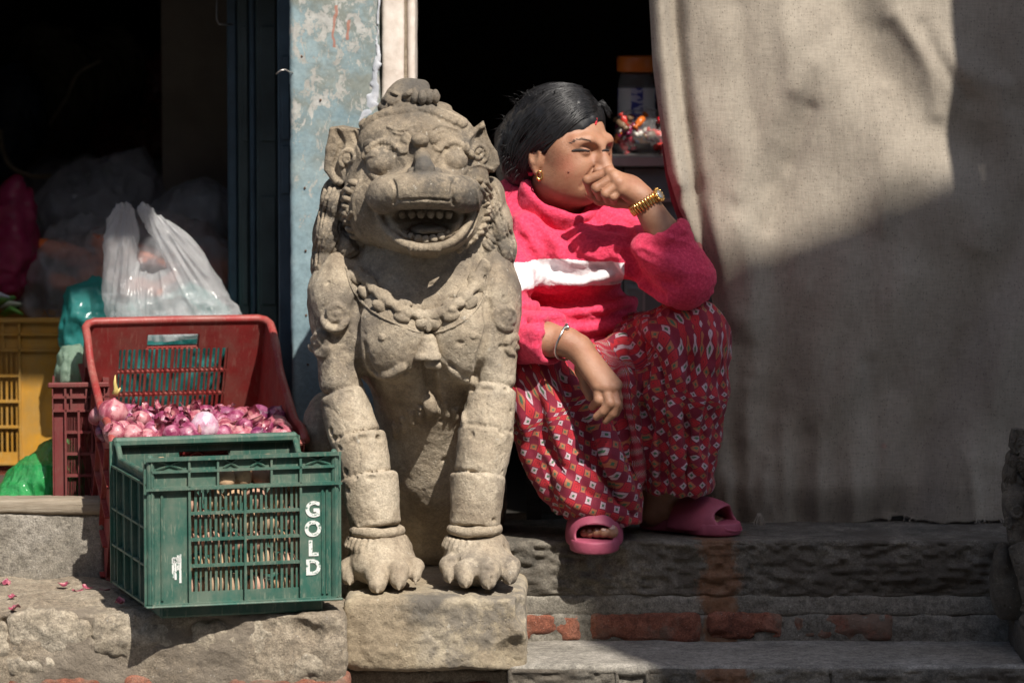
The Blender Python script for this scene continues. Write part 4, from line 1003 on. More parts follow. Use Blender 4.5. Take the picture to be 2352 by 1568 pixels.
for sx in (-1, 1):
    he(W, (sx*.0155, -.100, -.034), (.0105, .0125, .0100), .006)
    he(W, (sx*.031, -.094, .002), (.023, .016, .0145), .010, 's')
    he(W, (sx*.031, -.0722, .001), (.0165, .0155, .0120), .005)          # lid over the eye
    W.chain([hp(sx*.0145, -.0895, -.003), hp(sx*.022, -.0905, -.0055), hp(sx*.033, -.090, -.006), hp(sx*.046, -.083, -.002)], .0017, .0015, 's')
    W.chain([hp(sx*.019, -.094, -.030), hp(sx*.032, -.090, -.048), hp(sx*.037, -.082, -.068)], .0030, .006, 's'); he(W, (sx*.0115, -.108, -.0425), (.0038, .004, .003), .001, 's')       # smile fold
he(W, (0, -.088, -.062), (.024, .012, .013), .010)
# ear on the visible side
he(W, (-.0735, .012, -.014), (.010, .0185, .031), .006); he(W, (-.0835, .010, -.010), (.006, .010, .017), .004, 's')
W.cap(hp(-.074, .010, -.040), hp(-.074, .008, -.046), .0075, .0065, .004)
# neck, shoulders, trunk
W.cap(hp(0, .012, -.065), V(1278, 500, .27), .056, .064, .02)
W.cap(V(1180, 520, .27), V(1410, 520, .26), .055, .055, .04)
E(W, 1295, 620, .27, 118, 130, 95, 40); E(W, 1305, 780, .32, 120, 110, 105, 50)
# her left arm: elbow on the knee, fist to the mouth
sh, el, wr = V(1435, 535, .22), V(1592, 648, .03), V(1473, 452, .045)
el = V(1576, 644, .042); W.cap(sh, el, .050, .034, .02); W.cap(el, V(1530, 545, .04), .036, .034, .012); W.cap(V(1530, 545, .04), wr, .034, .0245, .012)
kn = [V(1399, 396, .045), V(1411, 407, .030), V(1421, 421, .022), V(1427, 437, .024)]          # knuckles, index to little finger
pp_ = [V(1350, 414, .050), V(1370, 432, .028), V(1391, 445, .018), V(1408, 452, .020)]           # middle joints
tt_ = [V(1358, 442, .075), V(1379, 452, .058), V(1397, 460, .048), V(1411, 462, .045)]
cen = V(1437, 433, .050)
E(W, 1438, 427, .052, 40, 27, 26, 14, 'u', None)
for i in range(4):
    W.cap(wr.lerp(cen, .35)+Vector((0, 0, (1.5-i)*.004)), kn[i], .0155, .0125, .012)
for i in range(4):
    r_ = (.0104, .0106, .0100, .0090)[i]
    W.ell(kn[i]+Vector((0, -.002, .002)), (.0112, .0112, .0112), .003)
    W.cap(kn[i], pp_[i], r_*1.02, r_, .0010); W.ell(pp_[i], (r_*1.05,)*3, .0015); W.cap(pp_[i], tt_[i], r_*.98, r_*.85, .0010)
W.chain([wr+Vector((-.01, .03, -.012)), V(1415, 460, .09), V(1377, 457, .098), V(1355, 445, .10)], [.016, .0145, .012, .0105], .006)   # thumb underneath
# her right arm: forearm on the thigh, hand hanging
sh2, el2, wr2 = V(1170, 530, .26), V(1140, 770, .02), V(1303, 786, -.098)
W.cap(sh2, el2, .050, .042, .02); W.cap(el2, V(1250, 780, -.075), .042, .034, .012); W.cap(V(1250, 780, -.075), wr2, .034, .027, .012)
hb = V(1352, 832, -0.110); kx = [V(1372, 886, -0.125), V(1390, 890, -0.129), V(1405, 890, -0.123), V(1414, 884, -0.111)]
W.cap(wr2, V(1328, 800, -0.100), .027, .026, .01)
for i in range(4): W.cap(V(1328, 800, -0.101)+Vector((i*.005-.008, .004*i-.004, .004)), kx[i], .0185-.001*i, .0135, .012)
fing = [[kx[0], V(1376, 918, -0.131), V(1367, 928, -0.115), V(1360, 934, -0.101)], [kx[1], V(1400, 926, -0.139), V(1386, 944, -0.137), V(1370, 957, -0.129)],
        [kx[2], V(1415, 928, -0.131), V(1407, 950, -0.133), V(1391, 966, -0.127)], [kx[3], V(1420, 914, -0.111), V(1422, 934, -0.109), V(1416, 950, -0.105)]]
for i, f_ in enumerate(fing):
    r_ = (.0110, .0110, .0105, .0092)[i]
    W.ell(f_[0]+Vector((0, -.003, .001)), (.0118,)*3, .003)
    W.chain(f_, [r_*1.0, r_*.94, r_*.84, r_*.68], .0008); W.ell(f_[1], (r_*1.02,)*3, .0015)
W.chain([V(1335, 812, -0.087), V(1338, 850, -0.071), V(1348, 886, -0.071), V(1356, 910, -0.079)], [.016, .014, .012, .010], .008)
# legs and feet
hipR, hipL = V(1262, 850, .36), V(1372, 850, .36)
kR, kL = V(1222, 850, .02), V(1588, 770, .07)
aR, aL = V(1368, 1168, .085), V(1500, 1170, .150)
W.cap(hipR, kR, .070, .052, .03); W.cap(hipL, kL, .070, .052, .03); W.cap(kR, aR, .050, .034, .02); W.cap(kL, aL, .050, .034, .02)
def foot(heel, ball, toes, r0, tr_, k_ankle):
    W.cap(k_ankle, heel, .032, .028, .015); W.cap(heel, ball, .025, .018, .012); W.cap(k_ankle.lerp(ball, .25), ball, .024, .018, .015)
    for (a, b_, r_) in toes: W.cap(a, b_, r_*1.05, r_, .005); W.ell(b_, (r_*1.02,)*3, .002)
hR = Vector((aR.x, .12, .050)); bR = Vector((V(1367, 1210, .0).x, .0, .045))
tR = []
for i, (x, yt, r_) in enumerate(((1405, 1243, .0125), (1386, 1247, .0092), (1371, 1249, .0088), (1355, 1248, .0085), (1342, 1245, .0078))):
    t0 = Vector((V(x-3*(i == 0), 1230, -.01).x, -.005, .034)); t1 = V(x, yt, -.062+.006*abs(i-1)); t1.z = .026-.001*i; tR.append((t0, t1, r_))
foot(hR, bR, tR, .03, .01, aR)
hL = Vector((V(1500, 1200, .17).x, .185, .05)); bL = Vector((V(1616, 1210, .11).x, .118, .038)); dL = (bL-hL).normalized(); sL = Vector((dL.y, -dL.x, 0))
tL = []
for i, r_ in enumerate((.0085, .0088, .009, .0095, .0125)):
    o_ = (i-2)*-.0145; tL.append((bL+sL*(-o_)*.8+Vector((0, 0, -.006)), bL+dL*(.036-.004*abs(i-3))+sL*(-o_)+Vector((0, 0, -.012)), r_*.92))
foot(hL, bL, tL, .03, .01, aL)
P, Q = W.mesh(); body = obj('body', P, Q, M_skin, wom, True)
M_brow = simple('brow hair', (.02, .013, .011), .8, .3, 60)
for pth in ([(1312, 329), (1324, 323), (1340, 320), (1357, 324)],):
    b = MB(); q = spline(pth, 6)
    for k_ in range(len(q)):
        for _ in range(4):
            x, y = q[k_][0]+random.uniform(-2, 2), q[k_][1]+random.uniform(-2.2, 2.2); p = Vector(W.hit(x, y, .0004, -.1, .4)); p2 = Vector(W.hit(x-5, y-1.5, .0006, -.1, .4)); b.tube([p, p2], [.0006, .0002], 4)
    b.build('eyebrow', M_brow, body, True)
for pth in ([(1313, 347), (1324, 345), (1338, 345), (1354, 347)], [(1383, 347), (1391, 345), (1399, 346)]):
    b = MB(); q = [Vector(W.hit(p[0], p[1], .0006, -.1, .4)) for p in spline(pth, 5)]; b.tube(q, [.0010+.0019*math.sin(math.pi*(.1+.8*i/(len(q)-1))) for i in range(len(q))], 6); b.build('eyelashes', M_brow, body, True)
M_nail = simple('pale nails', (.50, .33, .27), .35, .08, 30)
for (a, b_, r_) in tR:
    q = MB(); q.lathe([(.0004, -.001), (r_*.55, -.0005), (r_*.55, .0008), (r_*.3, .0014)], (0, 0, 0), 8, Matrix.Rotation(R(35), 3, 'X')); q.v = [tuple(Vector(p)+b_+Vector((0, -r_*.55, r_*.80))) for p in q.v]; q.build('toenail', M_nail, body, True)
b = MB(); hpt = W.hit(1306, 395, .001, -.1, .4)
b2 = SDF(tuple(hpt-.01), tuple(hpt+.01), .001); b2.ell(hpt, (.0022, .0022, .0020)); P, Q = b2.mesh(); obj('mole', P, Q, simple('mole', (.14, .05, .035), .5, .1, 20), body, True)
# tika mark
tk = SDF(tuple(W.hit(1366, 276, 0, -.1, .4)-.03), tuple(W.hit(1366, 276, 0, -.1, .4)+.03), .0012)
for (x, y, r_) in ((1362, 262, 5), (1364, 268, 5.5), (1367, 275, 5.5), (1368, 281, 4), (1368, 286, 2.5)): tk.ell(W.hit(x, y, .0, -.1, .4), (r_*u1, .0035, r_*u1*1.2), .002)
P, Q = tk.mesh(); obj('forehead_mark', P, Q, simple('vermilion powder', (.50, .02, .035), .9, .2, 60), body, True)
# ---- hair
Hh = SDF((-.06, .02, .50), (.26, .46, .95), .0028)
he(Hh, (0, .022, .036), (.087, .104, .098))
he(Hh, (-.030, .075, -.010), (.062, .060, .075), .03)
E(Hh, 1205, 325, .28, 60, 80, 75, 25); E(Hh, 1182, 385, .30, 42, 66, 60, 20); E(Hh, 1222, 420, .28, 26, 36, 40, 15); E(Hh, 1165, 330, .32, 30, 50, 50, 15)
# cut the face window: hairline runs from the parting over the temple to the ear
he(Hh, (.0, -.122, -.045), (.080, .092, .114), .006, 's'); he(Hh, (.03, -.108, -.03), (.078, .082, .100), .006, 's')
he(Hh, (-.070, -.046, -.072), (.058, .058, .060), .006, 's'); he(Hh, (-.085, .008, -.030), (.020, .022, .030), .005, 's')
hair_m = NT('black hair'); sm = hair_m.noise(120, 4, .6, hair_m.mapping((1, 1, .3)))
hair_m.col(hair_m.ramp(sm, [(.35, (.006, .006, .007)), (.7, (.016, .015, .016))])).set(roughness=.42, specular_ior_level=.4); M_hair = hair_m.m
P, Q = Hh.mesh(); P = rough(P, Q, [(.003, .03), (.0012, .01)]); hair = obj('hair', P, Q, M_hair, wom, True)
st = MB()
guide = [[(1368, 252), (1345, 262), (1310, 290), (1270, 330), (1235, 362), (1212, 400), (1205, 440)], [(1366, 240), (1335, 240), (1295, 265), (1250, 310), (1215, 350), (1195, 400), (1190, 435)],
         [(1362, 226), (1325, 220), (1280, 240), (1235, 285), (1200, 330), (1178, 380), (1170, 420)], [(1350, 212), (1310, 203), (1260, 215), (1215, 255), (1180, 305), (1160, 360), (1155, 400)],
         [(1375, 240), (1385, 236), (1392, 246), (1398, 264), (1400, 282)], [(1335, 202), (1290, 196), (1240, 208), (1195, 245), (1165, 290), (1150, 340), (1148, 380)]]
for gidx in range(len(guide)):
    g0 = guide[gidx]; g1 = guide[gidx+1] if gidx+1 < len(guide) and len(guide[gidx+1]) == len(g0) else g0
    for k_ in range(150 if len(g0) > 5 else 50):
        t = random.random(); pts = []
        jx, jy = random.gauss(0, 4), random.gauss(0, 4)
        cut = random.uniform(.6, 1.0); n_ = max(3, int(len(g0)*cut)); ph = random.uniform(0, 6)
        for i in range(n_):
            x = g0[i][0]*(1-t)+g1[i][0]*t+jx*(i/n_+.3)+3*math.sin(ph+i*1.3); y = g0[i][1]*(1-t)+g1[i][1]*t+jy*(i/n_+.3)+2.5*math.cos(ph+i*1.1)
            pts.append((x, y))
        q = [Hh.hit(x, y, random.uniform(.0002, .0030), -.05, .45) for x, y in spline(pts, 2)]
        ok = [q[0]]
        for p in q[1:]:
            if np.linalg.norm(p-ok[-1]) < .035: ok.append(p)
        if len(ok) > 3: st.tube(ok, [max(.0003, random.uniform(.0004, .0011)*math.sin(math.pi*(.12+.85*i/(len(ok)-1)))) for i in range(len(ok))], 5)
for k_ in range(70):            # wavy locks standing proud of the mass, and wisps crossing the hairline
    gi = random.choice((0, 0, 1, 1, 2, 3)); g0 = guide[gi]; g1 = guide[min(gi+1, 3)]; t = random.random(); ph = random.uniform(0, 6); am = random.uniform(2, 6)
    pts = [(g0[i][0]*(1-t)+g1[i][0]*t+am*math.sin(ph+i*1.9), g0[i][1]*(1-t)+g1[i][1]*t+am*math.cos(ph+i*1.7)) for i in range(7)]
    if k_ % 3 == 0: pts = [(pts[0][0]+random.uniform(-2, 5), pts[0][1]+random.uniform(4, 13)), (pts[1][0]+random.uniform(-3, 6), pts[1][1]+random.uniform(4, 12))]+pts[2:5]
    q = [Hh.hit(x, y, random.uniform(.001, .003), -.05, .45) for x, y in spline(pts, 3)]; ok = [q[0]]
    for p in q[1:]:
        if np.linalg.norm(p-ok[-1]) < .03: ok.append(p)
    r0 = random.uniform(.0004, .0007) if k_ % 3 == 0 else random.uniform(.0012, .0024)
    if len(ok) > 4: st.tube(ok, [max(.0003, r0*math.sin(math.pi*(.1+.85*i/(len(ok)-1)))) for i in range(len(ok))], 6)
o = st.build('strands', M_hair, hair, True); o['kind'] = 'stuff'
fl_ = MB()
for k_ in range(130):
    a = random.uniform(2.2, 4.9) if k_ % 3 else random.uniform(1.2, 2.2)
    ex, ey = 1255+115*math.cos(a)*random.uniform(.85, 1), 315-118*math.sin(a)*random.uniform(.85, 1)
    if ex > 1340: continue
    p = Hh.hit(1255+(ex-1255)*.9, 315+(ey-315)*.9, 0, -.05, .45); d_ = Vector((math.cos(a+random.uniform(-.8, .8)), random.uniform(-.4, .4), math.sin(a+random.uniform(-.8, .8))-.3)); L = random.uniform(.01, .035)
    p = Vector(p); fl_.tube([p, p+d_*L*.5+Vector((0, 0, .003)), p+d_*L+Vector((random.uniform(-.006, .006), 0, -.004))], [.0004, .0003, .00015], 4)
o = fl_.build('stray_hairs', M_hair, hair, True); o['kind'] = 'stuff'
# ---- jewellery
M_gold = simple('gold', (.80, .48, .16), .22, .1, 30, metallic=1.0); M_silver = simple('silver', (.72, .70, .66), .28, .12, 80, metallic=1.0)
b = MB(); c = Vector(W.hit(1239, 396, .004, -.1, .4)); ring = [c+Vector((math.cos(a)*.0055, -.002, -.006+math.sin(a)*.0085)) for a in np.linspace(0, 2*math.pi, 15)[:-1]]
b.tube(ring, [.0016+.0018*max(0, -math.sin(a)) for a in np.linspace(0, 2*math.pi, 15)[:-1]], 8, closed=True); b.build('earring', M_gold, wom, True)
ax = (wr-V(1530, 545, .04)).normalized(); wc = wr.lerp(V(1530, 545, .04), .16); s1_ = ax.cross(Vector((0, 1, 0))).normalized(); s2_ = ax.cross(s1_).normalized()
bang = thing('gold_watch', 'gold bracelet watch on the wrist of the raised fist', 'watch', tuple(wc))
for k_ in range(30):
    th = 2*math.pi*k_/30; d_ = s1_*math.cos(th)+s2_*math.sin(th); tg = -s1_*math.sin(th)+s2_*math.cos(th); c = wc+d_*.0315
    b = MB(); b.tube([c+ax*.0115*s_ for s_ in (-1, -.5, 0, .5, 1)], [.0012, .0026, .0032, .0026, .0012], 6); b.build('link', M_gold, bang, True)
dirf = (s1_*(1 if s1_.x > 0 else -1)*.8+Vector((0, -.45, .25))); dirf = (dirf-ax*dirf.dot(ax)).normalized()
f0 = wc+dirf*.034; z_ = dirf; x_ = ax; y_ = z_.cross(x_); MF = Matrix((x_, y_, z_)).transposed()
b = MB(); b.lathe([(.010, -.004), (.0135, -.002), (.014, .001), (.0125, .0035), (.0105, .004)], tuple(f0), 20, MF); b.build('watch_case', M_gold, bang, True)
b = MB(); b.lathe([(.0095, .0038), (.009, .0046)], tuple(f0), 16, MF); b.build('dial', M_silver, bang, True)
for k_ in range(12):
    th = 2*math.pi*k_/12; c = f0+x_*math.cos(th)*.0135+y_*math.sin(th)*.0135+z_*.002; b = MB(); b.lathe([(.0004, -.0022), (.0022, -.001), (.0024, .0004), (.0014, .0018), (.0003, .0022)], tuple(c), 8, MF); b.build('bead', M_gold, bang, True)
ax2 = (wr2-V(1250, 780, -.075)).normalized(); bc = wr2.lerp(V(1250, 780, -.075), .10); t1_ = ax2.cross(Vector((0, 1, 0))).normalized(); t2_ = ax2.cross(t1_).normalized()
sb = thing('silver_bangle', 'thin silver bangle on the wrist of the hanging hand', 'bangle', tuple(bc))
pts = [bc+(t1_*math.cos(a)+t2_*math.sin(a))*.0345+ax2*.006*math.sin(a*2) for a in np.linspace(.0, 2*math.pi*.97, 60)]
b = MB(); b.tube(pts, [.0022+.0007*(i % 2) for i in range(60)], 6); b.build('band', M_silver, sb, True)
b = MB(); c = V(1303, 752, -.112); b.lathe([(.0004, -.005), (.004, -.003), (.0046, 0), (.004, .003), (.0004, .005)], tuple(c), 10); b.build('knob', M_silver, sb, True)
# ---- fleece top
def fleece():
    m = NT('pink fleece'); src = m.co(); fz = m.noise(260, 4, .7)
    pk = m.ramp(m.noise(170, 4, .75), [(.36, (.56, .025, .075)), (.5, (.67, .038, .10)), (.64, (.78, .065, .14))])
    wh = m.ramp(m.noise(60, 6, .7), [(.3, (.62, .60, .62)), (.6, (.80, .78, .79))])
    sep = m.n('ShaderNodeSeparateXYZ'); m.l(src, sep.inputs[0]); x, y, z = sep.outputs
    zz = m.math('ADD', z, m.math('MULTIPLY', m.math('SUBTRACT', m.noise(5.5, 2, .4, m.mapping((1, .1, .1))), .5), .045))
    zz = m.math('ADD', zz, m.math('MULTIPLY', m.math('SUBTRACT', fz, .5), .006))
    z0, z1 = V(1300, 662, .12).z, V(1300, 602, .12).z
    band = m.math('MULTIPLY', m.math('GREATER_THAN', zz, z0), m.math('LESS_THAN', zz, z1))
    lim = m.math('LESS_THAN', x, V(1432, 640, .15).x-wom.location.x)
    m.col(m.mix(m.math('MULTIPLY', band, lim), pk, wh)).set(roughness=.95, sheen_weight=.18, sheen_roughness=.5)
    m.b.inputs['Sheen Tint'].default_value = (1, .5, .6, 1)
    q = m.bump(fz, .5, .004); m.bump(m.noise(110, 5, .7), .35, .005, q); return m.m
M_fleece = fleece()
T = SDF((-.11, -.17, .28), (.44, .46, .80), .0032)
E(T, 1290, 610, .245, 140, 130, 118); E(T, 1306, 715, .275, 146, 92, 130, 30); E(T, 1312, 770, .285, 142, 56, 135, 20)
T.cap(V(1178, 520, .262), V(1412, 522, .250), .070, .070, .05); T.cap(V(1210, 470, .26), V(1360, 478, .25), .066, .066, .04)
E(T, 1250, 570, .19, 80, 70, 60, 40); E(T, 1370, 580, .185, 66, 70, 60, 40)
T.cap(V(1432, 540, .215), V(1575, 640, .048), .072, .052, .03); E(T, 1580, 644, .036, 54, 58, 56, 20)
T.cap(V(1579, 640, .036), V(1535, 553, .040), .050, .043, .02)
T.cap(V(1172, 530, .25), V(1145, 755, .03), .070, .056, .04); T.cap(V(1140, 768, .02), V(1240, 776, -.066), .054, .045, .02)
# cuffs
fa = (V(1530, 545, .04)-V(1583, 640, .036)).normalized()
T.frustum(V(1546, 574, .040), V(1521, 530, .041), .044, .047, .010, .008)
T.frustum(V(1537, 558, .040), V(1521, 530, .041), .0505, .0500, .010, .003)
fb = (V(1262, 782, .01)-V(1200, 772, .05)).normalized()
T.frustum(V(1200, 772, -.035), V(1263, 780, -.084), .049, .0455, .006, .008); T.frustum(V(1251, 779, -.075), V(1267, 781, -.087), .0475, .0475, .004, .002)
T.cap(V(1540, 565, .04), V(1508, 508, .042), .038, .038, .004, 's'); T.cap(V(1240, 778, -.066), V(1300, 786, -.11), .037, .037, .004, 's')
# waistband gather
T.frustum(V(1310, 795, .29), V(1310, 820, .29), .118, .112, .01, .01, 'u', 1.0)
# folds
def fold(pts, r, out, k, mode='u', taper=(.5, .5)):
    P_ = [T.hit(p[0], p[1], out, -.15, .45) for p in spline(pts, 6)]; n_ = len(P_)
    T.chain(P_, [r*u1*(.45+.55*math.sin(math.pi*i/(n_-1))) for i in range(n_)], k, mode)
for f_ in ([(1215, 520), (1260, 575), (1330, 600), (1400, 585)], [(1200, 500), (1225, 560), (1235, 600)], [(1330, 540), (1360, 570), (1410, 570)], [(1190, 620), (1260, 640), (1330, 625), (1420, 615)],
           [(1190, 700), (1270, 722), (1360, 716), (1450, 690)], [(1240, 745), (1320, 757), (1440, 738)], [(1420, 560), (1470, 620), (1540, 680)], [(1455, 540), (1500, 590), (1560, 620)], [(1185, 560), (1190, 640), (1188, 700)]):
    fold(f_, 15, -.004, .030)
for f_ in ([(1200, 545), (1250, 605), (1330, 628), (1405, 612)], [(1440, 520), (1448, 600), (1450, 680)], [(1190, 675), (1270, 692), (1360, 690), (1445, 665)], [(1210, 738), (1300, 742), (1400, 732), (1452, 715)],
           [(1440, 590), (1475, 645), (1520, 680)], [(1250, 770), (1340, 778), (1440, 765)], [(1215, 500), (1245, 545), (1262, 590)]):
    fold(f_, 8, -.002, .020, 's')
# neck opening
T.cap(hp(0, .0, -.085), V(1275, 455, .25), .060, .062, .01, 's'); E(T, 1290, 385, .22, 110, 40, 110, 8, 's')
P, Q = T.mesh(); N_ = vnormals(P, Q); wst = np.clip((V(1300, 640, .15).z-P[:, 2])/.10, .25, 1)
K_ = np.stack([P[:, 0]*.45, P[:, 1]*.45, P[:, 2]+.35*P[:, 0]], 1)
P = P+N_*(wst*.0060*(1-2*np.abs(vnoise(K_, .042, 3)))+.0022*(1-2*np.abs(vnoise(K_, .020, 4)))+.0010*vnoise(P, .009, 5)+.0006*vnoise(P, .005, 6))[:, None]; top = obj('fleece_top', P, Q, M_fleece, wom, True)
K = SDF((-.05, .03, .53), (.32, .46, .80), .0032)
ca, cb_ = V(1276, 496, .245), V(1298, 430, .198)
K.frustum(ca, cb_, .098, .0850, .010, .0, 'u', 1.0); K.torus(cb_, .0760, .0095, Matrix.Rotation(R(24), 3, 'Y') @ Matrix.Rotation(R(-14), 3, 'X'), .008)
K.cap(ca-(cb_-ca), cb_+(cb_-ca)*1.2, .072, .072, .004, 's')
K.op(lambda X, Y, Z: (Z-(cb_.z+.016)+(X-cb_.x)*.28-(Y-cb_.y)*.20).astype(np.float32), (-9, -9, -9), (9, 9, 9), 0, 'i')
P, Q = K.mesh(); P = rough(P, Q, [(.005, .05), (.002, .02)]); obj('collar', P, Q, M_fleece, top, True)
M_sole = None
# ---- trousers
def check_mat():
    m = NT('red checked cotton'); uv = m.co('UV'); sep = m.n('ShaderNodeSeparateXYZ'); m.l(uv, sep.inputs[0]); u_, v_ = sep.outputs[0], sep.outputs[1]
    c = .0142; a = m.math('DIVIDE', m.math('ADD', u_, v_), c*1.414); b_ = m.math('DIVIDE', m.math('SUBTRACT', u_, v_), c*1.414)
    ia, ib = m.math('FLOOR', a), m.math('FLOOR', b_); fa_, fb_ = m.math('ABSOLUTE', m.math('SUBTRACT', m.math('FRACT', a), .5)), m.math('ABSOLUTE', m.math('SUBTRACT', m.math('FRACT', b_), .5))
    pa, pb = m.math('FLOORED_MODULO', ia, 2.0), m.math('FLOORED_MODULO', ib, 2.0)
    d = m.math('MAXIMUM', fa_, fb_)
    red_, dk = (.44, .013, .024), (.20, .006, .028)
    e00 = m.math('MULTIPLY', m.math('SUBTRACT', 1.0, pa), m.math('SUBTRACT', 1.0, pb)); e11 = m.math('MULTIPLY', pa, pb); e10 = m.math('MULTIPLY', pa, m.math('SUBTRACT', 1.0, pb))
    col = m.mix(e10, dk, red_)
    fr = m.math('MULTIPLY', m.math('GREATER_THAN', d, .26), m.math('LESS_THAN', d, .34)); col = m.mix(m.math('MULTIPLY', fr, .45), col, (.13, .005, .015))
    hatch = m.ramp(m.math('FRACT', m.math('MULTIPLY', a, 4.0)), [(.35, 0.0), (.5, 1.0)])
    wcol = m.mix(m.math('MULTIPLY', hatch, .35), (.50, .38, .42), (.34, .07, .12)); ocol = m.mix(m.math('MULTIPLY', hatch, .3), (.38, .13, .06), (.32, .03, .025))
    sq = m.math('LESS_THAN', d, .37); col = m.mix(m.math('MULTIPLY', e00, sq), col, wcol); col = m.mix(m.math('MULTIPLY', e11, sq), col, ocol)
    dot = m.math('MULTIPLY', m.math('LESS_THAN', d, .15), m.math('ADD', e00, e11)); col = m.mix(dot, col, (.06, .13, .07))
    dot2 = m.math('MULTIPLY', m.math('LESS_THAN', d, .07), m.math('SUBTRACT', 1.0, m.math('ADD', e00, e11))); col = m.mix(dot2, col, (.16, .01, .02))
    m.col(col).set(roughness=.8, sheen_weight=.1); q = m.bump(m.noise(300, 3), .15, .001); m.bump(m.noise(35, 5, .6), .15, .004, q); return m.m
M_check = check_mat()
legs = [[V(1268, 850, .36), V(1225, 862, .020), V(1262, 945, .012), V(1328, 1070, .020), V(1388, 1205, .055)], [V(1372, 850, .36), V(1583, 782, .070), V(1572, 900, .070), V(1556, 1020, .085), V(1550, 1140, .10)]]
lrad = [[.090, .076, .079, .079, .086], [.096, .072, .076, .073, .067]]
Tr = SDF((-.085, -.12, .005), (.46, .48, .50), .0034)
E(Tr, 1310, 850, .34, 150, 75, 130)
for lg, rd in zip(legs, lrad):
    for i in range(4): Tr.cap(lg[i], lg[i+1], rd[i], rd[i+1], .018 if i else .03)
# lap cloth sagging between the knees
Tr.cap(V(1330, 900, .10), V(1450, 850, .12), .075, .07, .03); Tr.cap(V(1390, 880, .07), V(1420, 1080, .06), .060, .045, .03); Tr.cap(V(1400, 1080, .06), V(1440, 1150, .07), .05, .042, .02)
# hollow hems
for lg, rd in zip(legs, lrad):
    ax_ = (lg[4]-lg[3]).normalized(); cut = lg[4]+ax_*.0
    def pl(X, Y, Z, c=lg[4], n_=ax_): return ((X-c[0])*n_[0]+(Y-c[1])*n_[1]+(Z-c[2])*n_[2]+0*X).astype(np.float32)
hem0 = [V(1270, 1212, .0), V(1484, 1188, .06)]; 
n0 = Vector((-.06, 0, -1)).normalized()
def clip(c, n_, lo, hi): Tr.op(lambda X, Y, Z: -((X-c[0])*n_[0]+(Y-c[1])*n_[1]+(Z-c[2])*n_[2]).astype(np.float32)*-1, lo, hi, 0, 'i')
c = V(1380, 1196, -.03); clip(c, Vector((-.10, 0, -1)).normalized(), (-.2, -.2, -.1), (V(1486, 1100, .05).x, .5, .14))
c = V(1550, 1133, .03); clip(c, Vector((0, .08, -1)).normalized(), (V(1486, 1100, .05).x, -.2, -.1), (.6, .5, .14))
Tr.cap(V(1368, 1185, .045), V(1392, 1245, .055), .066, .092, .004, 's'); E(Tr, 1366, 1222, -.03, 66, 52, 95, 6, 's'); Tr.cap(V(1551, 1115, .09), V(1550, 1180, .10), .048, .056, .004, 's')
def tfold(pts, r, out, k, mode='u'):
    P_ = [Tr.hit(p[0], p[1], out, -.2, .45) for p in spline(pts, 6)]; n_ = len(P_); Tr.chain(P_, [r*u1*(.4+.6*math.sin(math.pi*(.1+.8*i/(n_-1)))) for i in range(n_)], k, mode)
for f_ in ([(1330, 830), (1345, 930), (1395, 1060), (1440, 1150)], [(1195, 900), (1215, 1020), (1270, 1150)], [(1380, 940), (1400, 1050), (1450, 1160)], [(1460, 800), (1500, 900), (1510, 1040), (1500, 1120)], [(1630, 780), (1620, 900), (1600, 1040), (1595, 1120)],
           [(1480, 740), (1530, 790), (1560, 880)], [(1545, 930), (1555, 1030), (1560, 1125)], [(1430, 860), (1440, 980), (1470, 1100)], [(1290, 1080), (1330, 1150), (1420, 1180)]):
    tfold(f_, 13, -.002, .016)
for f_ in ([(1280, 850), (1320, 930), (1350, 1030), (1390, 1120)], [(1345, 960), (1380, 1060), (1420, 1150)], [(1410, 900), (1425, 1000), (1455, 1080)], [(1485, 800), (1490, 900), (1488, 1050), (1484, 1130)], [(1590, 820), (1575, 950), (1580, 1100)],
           [(1520, 850), (1530, 980), (1530, 1120)], [(1440, 770), (1470, 830), (1480, 900)], [(1240, 920), (1260, 1010), (1300, 1090)], [(1640, 850), (1625, 950), (1610, 1060)]):
    tfold(f_, 12, -.002, .012, 's')
P, Q = Tr.mesh(); N_ = vnormals(P, Q); K_ = np.stack([P[:, 0]+.25*P[:, 2], P[:, 1], P[:, 2]*.28], 1)
P = P+N_*(.0095*(1-2*np.abs(vnoise(K_, .055, 3)))*.8+.0045*(1-2*np.abs(vnoise(K_, .022, 4)))+.0006*vnoise(P, .008, 5))[:, None]
def leg_uv(P_):
    best = np.full(len(P_), 9.); UV = np.zeros((len(P_), 2))
    for li, (lg, rd) in enumerate(zip(legs, lrad)):
        C = np.array(spline([tuple(p) for p in lg], 14)); n_ = len(C); acc = np.concatenate([[0], np.cumsum(np.linalg.norm(C[1:]-C[:-1], axis=1))])
        rr_ = np.interp(np.linspace(0, 4, n_), range(5), rd)
        f_ = np.array([0, -.3, 1.]); fr = []
        for i in range(n_):
            t = C[min(i+1, n_-1)]-C[max(i-1, 0)]; t = t/np.linalg.norm(t); f_ = f_-t*(f_@t); f_ = f_/np.linalg.norm(f_); fr.append((t, f_.copy(), np.cross(t, f_)))
        bi = np.zeros(len(P_), int); bd = np.full(len(P_), 9.)
        for i in range(n_):
            d = np.linalg.norm(P_-C[i], axis=1)/rr_[i]; m_ = d < bd; bd[m_] = d[m_]; bi[m_] = i
        t_ = np.array([q[0] for q in fr])[bi]; f2 = np.array([q[1] for q in fr])[bi]; s2 = np.array([q[2] for q in fr])[bi]; r_ = P_-C[bi]
        ax_ = (r_*t_).sum(1); th = np.arctan2((r_*s2).sum(1), (r_*f2).sum(1))
        sel = bd < best; best = np.where(sel, bd, best); UV[sel, 0] = (th*.088+li*.37)[sel]; UV[sel, 1] = (acc[bi]+ax_)[sel]
    return UV
UVt = leg_uv(P); cnt_ = np.zeros(len(P))
for i in range(4): cnt_ += 2*np.bincount(Q[:, i], minlength=len(P))
